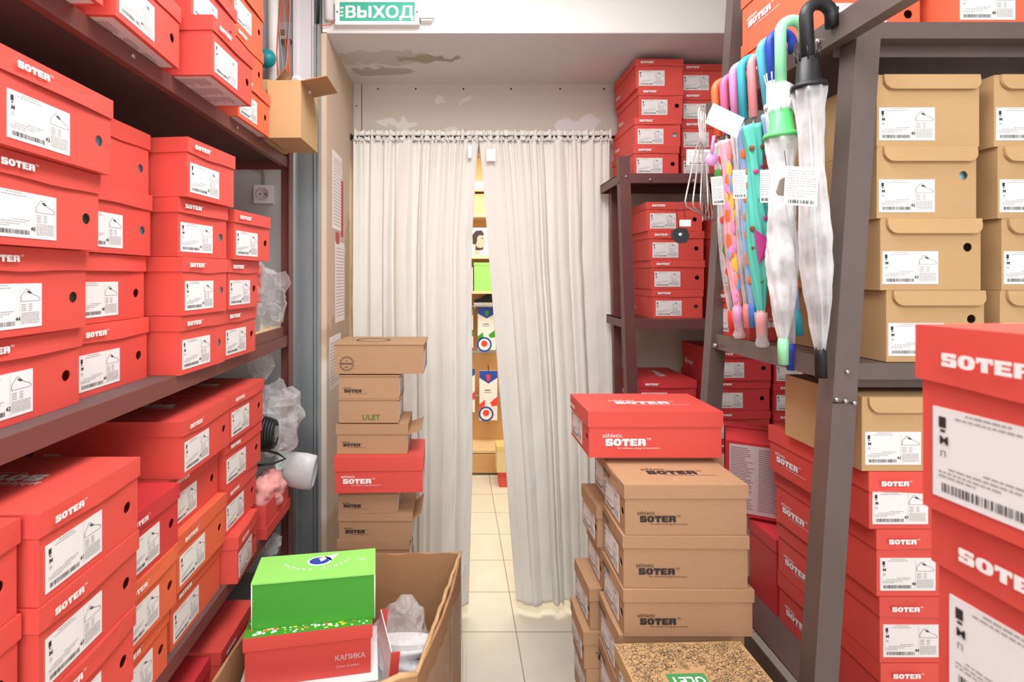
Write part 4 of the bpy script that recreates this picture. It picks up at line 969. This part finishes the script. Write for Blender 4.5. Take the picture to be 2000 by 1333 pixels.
q = (dz-.112)/6
for k in range(6): long_box(.366, .366+.28, .965, dz-.112-q*(k+1), q-.001, .17, 'brown shoe box, %s under the doodle covered box' % ['first', 'second', 'third', 'fourth', 'fifth', 'sixth'][k], 'doodle box stack', face='left', **KB)

# ------------------------------------------------------------------ right shelving unit (front faces the camera)
Y1, Y2 = 1.03, 1.51
def px_lean(z): return .66+.0655*z      # leaning posts
t = thing('shelving_unit', 'grey brown steel shelving unit on the right holding umbrellas and shoe boxes', 'shelving unit', (0, 0, 0)); RU = t
def lean_post(y, sy, w=.056, t_=.003, z1=3.0, extra=0):
    b = MB()
    def seg(x0, x1, y0, y1):
        v = []
        for z in (0, z1):
            lx = px_lean(z)+extra
            v += [(lx+x0, y0, z), (lx+x1, y0, z), (lx+x1, y1, z), (lx+x0, y1, z)]
        b.add(v, [(3, 2, 1, 0), (4, 5, 6, 7), (0, 1, 5, 4), (1, 2, 6, 5), (2, 3, 7, 6), (3, 0, 4, 7)])
    ya, yb = (y, y+sy*t_); seg(0, w, min(ya, yb), max(ya, yb)); yb = y+sy*w*.9; seg(0, t_, min(y+sy*t_, yb), max(y+sy*t_, yb))
    return b.build('post', 'brown_steel', RU)
lean_post(Y1-.012, 1, w=.048, z1=2.125); lean_post(Y2, 1, w=.045)
lean_post(Y1-.012, 1, extra=.95); lean_post(Y2, 1, extra=.95)
XR = .775; XE = 1.70
RZ = [.735, 1.476, 2.16]
for z in RZ:
    b = MB(); b.box(XR+.002, XE, Y1, Y2+.05, z-.004, z); b.build('shelf_board', 'brown_steel', RU)
    xo = XR-.01 if z > 1 else XR-.03
    yn_ = .86 if z > 2 else Y1-.01; b = MB(); b.box(xo, xo+.003, yn_, Y2+.05, z-.038, z+.014 if z > 2 else z+.006); b.box(xo+.003, xo+.03, yn_, Y2+.05, z-.038, z-.035); b.build('side_beam', 'brown_steel', RU)
    b = MB(); b.box(XR+.01, XE, Y1-.004, Y1, z-.033, z); b.box(XR+.01, XE, Y1, Y1+.03, z-.033, z-.031); b.box(XR+.01, XE, Y1+.03, Y1+.033, z-.056, z-.031); b.build('front_beam', 'brown_steel', RU)
b = MB(); b.cyl((.758, 1.075, 2.143), (.768, 1.075, 2.143), .006, 10); b.build('bolt', 'bolt', RU)
for (yy, zz) in ((1.48, 1.45),): b = MB(); b.cyl((px_lean(zz)-.006, yy, zz), (px_lean(zz)+.004, yy, zz), .006, 10); b.build('bolt', 'bolt', RU)
for (dx, zz) in ((.006, 1.405), (.024, 1.402), (.042, 1.398), (.024, 1.46)): b = MB(); b.cyl((px_lean(zz)+dx, Y1-.017, zz), (px_lean(zz)+dx, Y1-.011, zz), .0045, 10); b.build('bolt', 'bolt', RU)
b = MB(); b.box(px_lean(1.4)-.001, px_lean(1.4)+.049, Y1-.0135, Y1-.012, 1.3975, 1.3995); b.build('post_joint', 'hole_dark', RU)
KT = dict(color='tan_card', ink='black_print', style='mailer', lidlogo=False, d=.030, hole=(.87, .60, .009), lx=.02, sides=True, top=False)
GQ = 'brown shoe boxes on the right middle shelf'
zq = [1.4775+.1446*k for k in (3, 2, 1, 0)]
xs1 = [(.849, 1.056), (.849, 1.050), (.856, 1.059), (.868, 1.066)]
xs2 = [(1.085, 1.29), (1.092, 1.30), (1.10, 1.31), (1.097, 1.31)]
for i in range(4):
    ex = dict(KT)
    if i == 0: ex['hole'] = None
    if i == 1: ex['tissue'] = 'teal_tissue'
    x0, x1 = xs1[i]; 
    shoe_box((x0, Y1), (x1, Y1+.025*(i == 3)*0), zq[i], .1440, L=.32, label='tan shoe box, %s in left column on right middle shelf' % pos_word(i, 4), group=GQ, **ex)
    shoe_box((xs2[i][0], Y1), (xs2[i][1], Y1), zq[i], .1440, L=.32, label='tan shoe box, %s in column cut by right picture edge' % pos_word(i, 4), group=GQ, **KT)
# the column below: one tan box on five red ones
GR = 'shoe boxes on the right lower shelf'
kt = dict(KT); kt['lx'] = .03
shoe_box((.819, Y1), (1.03, Y1), 1.258, .149, L=.24, label='tan shoe box on top of red column behind grey post', group=GR, **kt)
lv = [1.2576, 1.140, 1.003, .866, .7355]; xs = [.833, .850, .858, .862, .862]
for i in range(5):
    z0 = lv[i+1] if i < 4 else None
lv = [1.140, 1.003, .867, .7355]; hs = [.1166, .136, .135, .1305]
for i in range(4):
    shoe_box((xs[i], Y1+.002*i), (xs[i]+.215, Y1+.002*i), lv[i], hs[i], L=.33, label='red shoe box, %s in red column behind grey post' % pos_word(i, 4), group=GR, hole=None, lx=.03, d=.04)
# next column to the right of it, mostly hidden
for i in range(5):
    shoe_box((1.10, Y1+.005), (1.32, Y1+.005), .7355+.134*(4-i), .133, L=.33, label='red shoe box, %s in column right of the red column' % pos_word(i, 5), group=GR, sides=False, top=False, lx=.03)
# red boxes at the far end of the middle shelf, long side to the camera
GX = 'red shoe boxes behind the umbrellas'
for i in range(4):
    long_box(.790, 1.12, 1.375, 1.477+.134*(3-i), .133, .185, 'red shoe box behind umbrellas, %s on right middle shelf' % pos_word(i, 4), GX, face='left', sw=.09)
# top shelf boxes
GU = 'red shoe boxes on the right top shelf'
for i in range(2):
    shoe_box((.805, 1.10), (1.005, 1.10), 2.161+.136*(1-i), .135, L=.34, label='orange red shoe box above umbrellas, %s of nearest stack' % ['upper', 'lower'][i], group=GU, color='orange_card', sides=True, sw=.10)
    shoe_box((1.02, Y1+.01), (1.23, Y1+.01), 2.161+.136*(1-i), .135, L=.34, label='orange red shoe box at right picture edge, %s on top shelf' % ['upper', 'lower'][i], group=GU, color='orange_card', sides=False, lx=.03)
# leaning box and the box under it, far end of the lower shelf
r = shoe_box((0, 0), (.235, 0), 0, .125, L=.24, label='red shoe box leaning on edge with printed underside facing aisle', group=GR, color='deep_red_card', sides=False, top=False, hole=None)
d_ = Vector((-.89, .45, 0)).normalized(); u__ = Vector((-.24, -.06, .97)); u__ = (u__-d_*u__.dot(d_)).normalized()
b = MB(); b.box(.012, .222, .012, .228, -.0006, 0, 0); rnd = random.Random(3)
for cy_ in (.225, .155, .085):
    q = .02
    while q < .21: e_ = cy_-.06*rnd.uniform(.6, 1); b.poly([(q, e_, -.0009), (q, cy_, -.0009), (q+.0026, cy_, -.0009), (q+.0026, e_, -.0009)], 1); q += .006
b.build('care_print', ['underside_print', 'underside_text'], r)
z_ = d_.cross(u__); x_ = d_.cross(z_)
r.matrix_world = Matrix.Translation((.995, 1.372, 1.180)) @ Matrix((x_, d_, z_)).transposed().to_4x4()
shoe_box((.862, 1.375), (1.07, 1.375), .7355, .205, L=.13, label='red shoe box standing under the leaning box at far end of lower shelf', group=GR, color='deep_red_card', hole=None, sticker=False, sides=False)
LEAN = r

# ------------------------------------------------------------------ dark red shelving unit at the back right
YU, YUb = 2.17, 2.43
t = thing('shelving_unit', 'dark red steel shelving unit against the back wall, right of curtain', 'shelving unit', (0, 0, 0)); UU = t
def upost(x0, x1, y0, y1, z1=3, m='wine_steel'):
    b = MB(); b.box(x0, x1, y0, y0+.003, 0, z1); b.box(x0, x0+.003, y0, y0+(y1-y0), 0, z1); return b.build('post', m, UU)
b = MB(); z1 = Z(305, YU)
def lp(xt, xb, y0, w, zt, dep):
    b = MB()
    for (a, c, ya, yb) in ((0, w, y0, y0+.003), (0, .003, y0+.003, y0+dep)):
        v = []
        for z, xx in ((0, xb), (zt, xt)): v += [(xx+a, ya, z), (xx+c, ya, z), (xx+c, yb, z), (xx+a, yb, z)]
        b.add(v, [(3, 2, 1, 0), (4, 5, 6, 7), (0, 1, 5, 4), (1, 2, 6, 5), (2, 3, 7, 6), (3, 0, 4, 7)])
    return b.build('post', 'wine_steel', UU)
lp(X(1209, YU), X(1243, YU), YU, .045, z1, .04)
lp(X(1190, YUb), X(1204, YUb), YUb-.03, .035, Z(365, YUb), .03)
lp(1.69, 1.70, YU, .045, z1, .04)
UZ = [.80, 1.467, 2.087]
for z in UZ:
    x0 = .70 if z > 1.5 else .73
    b = MB(); b.box(x0, 1.74, YU+.006, YUb+.03, z-.004, z); b.build('shelf_board', 'wine_steel', UU)
    b = MB(); b.box(x0, 1.74, YU+.003, YU+.006, z-.04, z); b.box(x0, 1.74, YUb+.03, YUb+.033, z-.04, z); b.box(x0, x0+.003, YU+.003, YUb+.03, z-.04, z); b.box(x0, 1.74, YU+.006, YU+.03, z-.04, z-.037); b.build('shelf_beam', 'wine_steel', UU)
for p in ((1223, 345), (1270, 351), (1355, 353)): v = at(p[0], p[1], YU); b = MB(); b.cyl(v+Vector((0, -.004, 0)), v+Vector((0, .003, 0)), .006, 10); b.build('bolt', 'bolt', UU)
YV = 2.22; hv = .1265
GV = 'red shoe boxes on the back right shelving'
DR = dict(color='deep_red_card', num='41')
zv = [2.0875+hv*k for k in (3, 2, 1, 0)]
vx = [(1241, 1335), (1247, 1335), (1239, 1331), (1237, 1327)]
for i, (a, c) in enumerate(vx):
    ex = dict(sw=.06, d=.03);  
    if i == 2: ex['tissue'] = 'teal_tissue'
    if i == 0: ex['hole'] = None
    shoe_box((X(a, YV), YV), (X(c, YV), YV), zv[i], hv-.001, L=.30, label='red shoe box, %s in tall stack touching the curtain, back top shelf' % pos_word(i, 4), group=GV, lx=.06, **ex)
    x0 = X(1335, YV)+.012
    shoe_box((x0, YV+.05), (x0+.215, YV+.05), zv[i]-.001, hv-.001, L=.26, label='red shoe box, %s in second stack on back top shelf' % pos_word(i, 4), group=GV, lx=.04, sw=.06, d=.03)
zv = [1.4675+hv*k for k in (3, 2, 1, 0)]
vx = [(1262, 1373), (1267, 1376), (1271, 1377), (1274, 1374)]
for i, (a, c) in enumerate(vx):
    ex = dict(tissue='olive_tissue') if i == 3 else {}
    shoe_box((X(a, YV), YV), (X(c, YV), YV), zv[i], hv-.001, L=.30, label='red shoe box, %s in stack on back middle shelf near curtain' % pos_word(i, 4), group=GV, lx=.06, sw=.06, d=.031, **ex)
    if True:
        shoe_box((1.125, YV+.03), (1.345, YV+.03), zv[i], hv-.001, L=.26, label='red shoe box, %s in stack behind the umbrellas on back middle shelf' % pos_word(i, 4), group=GV, lx=.06, sw=.06, d=.031)
for i in range(3):
    shoe_box((.800, YV), (1.05, YV), .801+.133*(2-i), .132, L=.31, label='dark red shoe box, %s in left stack on back lower shelf' % pos_word(i, 3), group=GV, lx=.03, hole=None, **DR)
for i in range(4):
    ex = dict(DR); shoe_box((1.118, YV-.01*(i == 0)), (1.370, YV-.01*(i == 0)), .801+.133*(3-i), .132, L=.31, label='dark red shoe box, %s in middle stack on back lower shelf' % pos_word(i, 4), group=GV, lx=.07, **ex)
for i in range(4):
    shoe_box((1.385, YV), (1.63, YV), .801+.128*(3-i), .127, L=.31, label='dark red shoe box, %s in right stack on back lower shelf' % pos_word(i, 4), group=GV, lx=.04, hole=None, **DR)

# ------------------------------------------------------------------ near stack at the right edge
GK = 'large red shoe boxes at the right picture edge'
hz = .1385; zn = Z(632, .39)
dr = Vector((.10, -.995))
for i in range(3):
    sx_ = (.3545, .363, .371)[i]
    A = Vector((sx_, .394-.004*i)); B = A+dr*.235
    shoe_box(A, B, zn-hz*(i+1), hz-.001, L=.34, label='large blurred red shoe box, %s of nearest stack at right edge' % ['topmost', 'second', 'third'][i], group=GK, num=['42', '41', '43'][i], d=.041, sides=False, lx=.035, lidlogo=True, top=False)
kk = int((zn-hz*3)/.1375); q = (zn-hz*3)/kk
for i in range(kk):
    A = Vector((.375, .385)); B = A+dr*.235
    shoe_box(A, B, zn-hz*3-q*(i+1), q-.001, L=.34, label='large red shoe box in nearest stack at right edge, %s below third' % ['first', 'second', 'third', 'fourth', 'fifth', 'sixth', 'seventh', 'eighth', 'ninth', 'tenth'][i], group=GK, d=.041, sides=False, top=False)

# ------------------------------------------------------------------ umbrellas hanging from the top beam
GUm = 'umbrellas hung on the top beam'
def umbrella(lab, px, py_top, py_tip, Y, hc, tipc, canopy, pxtip, rmax=.034, collar=None, motif=None, tagspec=None, sheath=False, twist=2.2, hr=.010, short=0):
    top = at(px, py_top, Y); tip = at(pxtip, py_tip, Y)
    ax = (top-tip); ln = ax.length
    z = ax.normalized(); x = Vector((1, 0, 0)); x = (x-z*x.dot(z)).normalized(); y = z.cross(x)
    R = Matrix((x, y, z)).transposed().to_4x4()
    t = thing('umbrella', lab, 'umbrella', tip, group=GUm); t.matrix_world = Matrix.Translation(tip) @ R
    # hook handle curling over the beam towards +x
    rr = .026; pts = [(0, 0, ln-.15), (0, 0, ln-rr)]+[(rr-rr*math.cos(a*PI/10), 0, ln-rr+rr*math.sin(a*PI/10)) for a in range(1, 11)]+[(2*rr, 0, ln-rr-.022)]
    b = MB(); b.tube(pts, hr, 12); b.build('hook_handle', hc, t)
    b = MB(); b.tube([(0, 0, .0), (0, 0, ln-.14)], .004, 8); b.build('shaft', 'zinc', t)
    b = MB(); b.lathe([(0, .009), (.0, .0105), (.045, .011), (.06, .009), (.062, .006)], 14); b.build('tip_cap', tipc, t)
    zc0, zc1 = .052, ln-.17-short
    prf = []
    for i in range(41):
        u_ = i/40; zq_ = zc0+(zc1-zc0)*u_
        if u_ < .45: r = .009+(rmax-.009)*(math.sin(u_/.45*PI/2))**.9
        elif u_ < .8: r = rmax-(rmax*.28)*math.sin((u_-.45)/.35*PI/2)
        else: r = rmax*.72+(rmax*.30)*((u_-.8)/.2)**1.2
        prf.append((zq_, r))
    ps = random.Random(lab).uniform(0, 6)
    def fn(a, z_, j): 
        u_ = j/40; k = abs(math.sin(4*(a+twist*u_)+ps)); q = 1-.20*k+.10*noise.noise(Vector((math.cos(a)*2, math.sin(a)*2, z_*18+ps)))
        return q
    b = MB(); b.lathe(prf, 48, 0, None, fn); b.build('canopy', canopy, t)
    # dark rib ends round the open rim
    if collar:
        b = MB(); b.lathe([(zc1-.002, rmax*1.03), (zc1+.003, rmax*1.05), (zc1+.008, rmax*.98), (zc1+.012, rmax*.72), (zc1+.058, rmax*.60), (zc1+.060, rmax*.55)], 24); b.build('rib_collar', collar, t)
        b = MB()
        for k in range(8):
            a = k*PI/4+.2; b.cyl((.62*rmax*math.cos(a), .62*rmax*math.sin(a), zc1+.055), (.72*rmax*math.cos(a), .72*rmax*math.sin(a), zc1+.078), .0014, 5)
        b.build('rib_end', 'cable_black' if collar == 'u_black' else 'u_white', t)
    if collar == 'u_green':
        b = MB(); b.lathe([(zc1+.055, .018), (zc1+.06, .021), (zc1+.11, .021), (zc1+.118, .013)], 20, 0, None, lambda a, z_, j: 1+.1*math.sin(a*8)); b.build('paper_sleeve', 'u_white', t)
    if True:
        b = MB(); b.lathe([(-.028, .013), (-.02, .016), (-.005, .011), (.03, .014), (.055, .013)], 16, 0, None, lambda a, z_, j: 1+.3*noise.noise(Vector((math.cos(a)*3, math.sin(a)*3, j+ps))))
        if canopy in ('u_teal', 'u_rose'): b.build('sleeve_end', 'clear_bag', t)
    if motif:
        rnd = random.Random(lab); b = MB(); mats = motif['mats']
        for k in range(motif['n']):
            u_ = rnd.uniform(.08, .95); j = int(u_*40); zq_, r = prf[j]; a = -PI/2+rnd.uniform(-1.1, 1.1); r2 = r*1.03*1.0
            c = Vector((r2*math.cos(a), r2*math.sin(a), zq_)); tang = Vector((-math.sin(a), math.cos(a), 0)); s_ = motif['s']*rnd.uniform(.7, 1.3)
            nrm = Vector((math.cos(a), math.sin(a), 0)); mi = k % len(mats)
            el = motif.get('el', 1.0)
            n_ = 10; vs = [c+nrm*.0015]+[c+tang*s_*math.cos(q*2*PI/n_)+Vector((0, 0, 1))*s_*el*math.sin(q*2*PI/n_)-nrm*(.001+s_*s_*8) for q in range(n_)]
            b.add(vs, [(0, 1+q, 1+(q+1) % n_) for q in range(n_)], mi, None, True)
        if motif.get('tri'):
            zq_, r = prf[int(.33*40)]; 
            b.add([(-.024, -r*1.02, zq_+.055), (.024, -r*1.02, zq_+.022), (-.016, -r*1.04, zq_-.03), (-.002, -r*1.2, zq_+.015)], [(0, 3, 1), (1, 3, 2), (2, 3, 0), (0, 1, 2)], mats.index('u_magenta'))
        b.build('printed_motif', mats, t)
    if sheath:
        b = MB(); b.lathe([(-.03, .018), (-.012, .012), (.02, .022), (zc0+.15, rmax*1.12), (zc1-.1, rmax*1.1), (zc1+.05, rmax*.9)], 30, 0, None, lambda a, z_, j: 1+.2*noise.noise(Vector((math.cos(a)*3, math.sin(a)*3, z_*22+ps)))); b.build('plastic_sleeve', 'clear_bag', t)
    return t, R
def price_tag(lab, px0, px1, py0, py1, Y, parent=None, rot=0):
    """hanging printed label: own sheet with lines and bars"""
    c = at((px0+px1)/2, py0, Y); w = (px1-px0)*Y/F; h = (py1-py0)*Y/F
    t = thing('price_tag', lab, 'label', c, group='printed labels on the umbrellas', rot=(0, rot, 0))
    b = MB(); b.box(-w/2, w/2, 0, .0008, -h, 0); b.build('label_sheet', 'white_print', t)
    b = MB(); rnd = random.Random(lab); z = -h*.12
    while z > -h*.8:
        q = -w*.42
        while q < w*.4:
            d = rnd.uniform(.003, .012); b.poly([(q, -.0004, z), (min(q+d, w*.43), -.0004, z), (min(q+d, w*.43), -.0004, z+.0011), (q, -.0004, z+.0011)], 1); q += d+.0015
            if rnd.random() < .05: break
        z -= .0048
    q = -w*.38
    while q < w*.38:
        d = rnd.choice((.0008, .0015, .0022)); b.poly([(q, -.0004, -h*.95), (q+d, -.0004, -h*.95), (q+d, -.0004, -h*.86), (q, -.0004, -h*.86)], 0); q += d+rnd.choice((.0008, .0018))
    b.build('printed_text', ['black_print', 'grey_print'], t)
umbrella('clear umbrella with black hook handle and black tip, nearest the camera', 1573, 8, 738, 1.03, 'u_black', 'u_black', 'clear_canopy', 1604, .031, 'u_black', twist=1.2, hr=.0125)
umbrella('white umbrella with mint green handle and tip', 1524, 40, 712, 1.115, 'u_mint', 'u_mint', 'milky_canopy', 1530, .034, 'u_green', twist=2.6, hr=.0115, short=.085)
umbrella('umbrella with dark blue handle and dark blue tip behind white one', 1502, 65, 723, 1.165, 'u_blue', 'u_blue', 'clear_canopy', 1547, .020, 'u_white', twist=1.5)
umbrella('blue and orange umbrella with sky blue handle', 1483, 82, 655, 1.20, 'u_sky', 'u_cyan', 'u_peri', 1560, .018, None, dict(mats=['u_orange', 'u_white', 'u_blue', 'u_sky'], n=26, s=.008, el=1.6))
umbrella('teal umbrella with coral handle, coral tip and magenta triangle', 1467, 108, 655, 1.235, 'u_coral', 'u_coral', 'u_teal', 1488, .027, None, dict(mats=['u_brown', 'u_magenta', 'u_leaf'], n=16, s=.006, tri=1))
umbrella('blue umbrella with orange flowers and cyan handle', 1447, 115, 640, 1.27, 'u_cyan', 'u_steelblue', 'u_peri', 1473, .019, None, dict(mats=['u_orange', 'u_sky', 'u_white', 'u_orange'], n=50, s=.007, el=1.6))
umbrella('clear umbrella with lilac handle between cyan and pink ones', 1430, 128, 640, 1.32, 'u_lilac', 'u_coral', 'clear_canopy', 1462, .016)
umbrella('pink swirled umbrella with bright pink handle and lilac tip', 1412, 150, 640, 1.36, 'u_pink', 'u_lilac', 'u_rose', 1443, .023, None, dict(mats=['u_yellow', 'u_lilac', 'u_peri', 'u_orange', 'u_coral'], n=60, s=.006, el=3.0))
umbrella('clear umbrella with strawberries and orange handle, farthest from camera', 1395, 160, 650, 1.40, 'u_orange', 'u_red', 'clear_canopy', 1432, .021, None, dict(mats=['u_red', 'u_leaf'], n=16, s=.011, el=1.3))
price_tag('large white printed label on the nearest clear umbrella', 1535, 1600, 326, 402, .985, rot=.06)
price_tag('white printed label between teal and white umbrellas', 1485, 1502, 332, 396, 1.08)
price_tag('white printed label on the blue flowered umbrella', 1431, 1456, 332, 388, 1.17, rot=-.03)
price_tag('white printed label on the strawberry umbrella', 1388, 1411, 345, 400, 1.30, rot=-.08)
price_tag('white paper label with faint print behind the pink heart tag', 1341, 1388, 292, 322, 1.43)
t = thing('blank_card', 'blank folded white card hanging in front of the pink handle', 'card', at(1415, 235, 1.24), rot=(0, .45, 0))
b = MB(); b.box(-.042, .042, 0, .001, -.004, .026); b.add([(-.042, 0, -.004), (.042, 0, -.004), (.042, -.012, -.032), (-.042, -.012, -.032)], [(0, 1, 2, 3)]); b.build('card_sheet', 'white_print', t)
t = thing('heart_tag', 'small pink round tag under the blank white card', 'tag', at(1390, 312, 1.29)); b = MB(); b.lathe([(0, .016), (.002, .016)], 20, 0, Matrix.Rotation(PI/2, 4, 'X')); b.build('tag_disc', 'u_lilac', t); b = MB(); b.tube([(0, 0, .014), (.006, 0, .06)], .004, 6); b.build('tag_strap', 'u_lilac', t)
t = thing('round_tag', 'grey brown rounded tag peeking out left of the large label', 'tag', at(1528, 364, 1.01)); b = MB(); o = [(-.013, -.01), (-.009, -.018), (.012, -.02), (.016, .02), (.008, .02), (-.006, .012)]; b.prism(o, 0, .003, 0, Matrix.Rotation(PI/2, 4, 'X')); b.build('tag_disc', 'u_disc', t); b = MB(); b.tube([(.01, 0, .02), (.004, 0, .07)], .0007, 4); b.build('tag_string', 'cable_black', t)

# wire hangers hooked on the shelf, seen edge on
def hanger(lab, px, Y, yaw, dz=0):
    t = thing('wire_hanger', lab, 'hanger', at(px, 212, Y)+Vector((0, 0, dz)), yaw, 'wire hangers beside the umbrellas')
    b = MB(); hk = [(.024*math.cos(a), 0, -.024+.024*math.sin(a)) for a in [PI*-.1+PI*1.05*i/10 for i in range(11)]]+[(-.02, 0, -.05), (-.004, 0, -.075), (0, 0, -.095)]
    b.tube(hk, .0022, 6); b.build('hanger_hook', 'plug_white', t)
    b = MB(); b.tube([(0, 0, -.095), (.05, 0, -.115), (.17, 0, -.255), (.19, 0, -.28), (.17, 0, -.292), (-.17, 0, -.292), (-.19, 0, -.28), (-.17, 0, -.255), (-.05, 0, -.115), (0, 0, -.095)], .0019, 6); b.build('hanger_frame', 'wire_chrome', t)
for k in range(4):
    hanger('white wire hanger, %s of the bundle beside the umbrellas' % ['nearest', 'second', 'third', 'farthest'][k], 1368+3*k, 1.42+.02*k, math.radians(54+4*k), -.006*k)
t = thing('anti_theft_tag', 'black security tag hanging on thread below the wire hangers', 'tag', at(1326, 461, 1.265)); b = MB(); b.prism([(-.020, -.004), (-.018, .013), (-.006, .019), (.014, .017), (.021, .0), (.014, -.018), (-.004, -.018)], 0, .012, 0, Matrix.Rotation(PI/2, 4, 'X')); b.build('tag_shell', 'u_black', t)
b = MB(); b.cyl((-.003, -.016, .002), (-.003, -.012, .002), .004, 8); b.build('tag_pin', 'teal_tissue', t); b = MB(); b.tube([(-.002, -.006, .015), (-.006, 0, .06), (-.002, .0, .085)], .0008, 5); b.build('tag_thread', 'cable_black', t)
t = thing('price_clip', 'small white clip tag in front of red boxes under the hangers', 'tag', at(1339, 436, 1.27)); b = MB(); b.box(-.013, .013, 0, .005, -.008, .008); b.build('clip_body', 'plug_white', t); b = MB(); b.tube([(0, .002, .008), (-.004, .004, .055)], .0008, 5); b.build('clip_thread', 'cable_black', t)
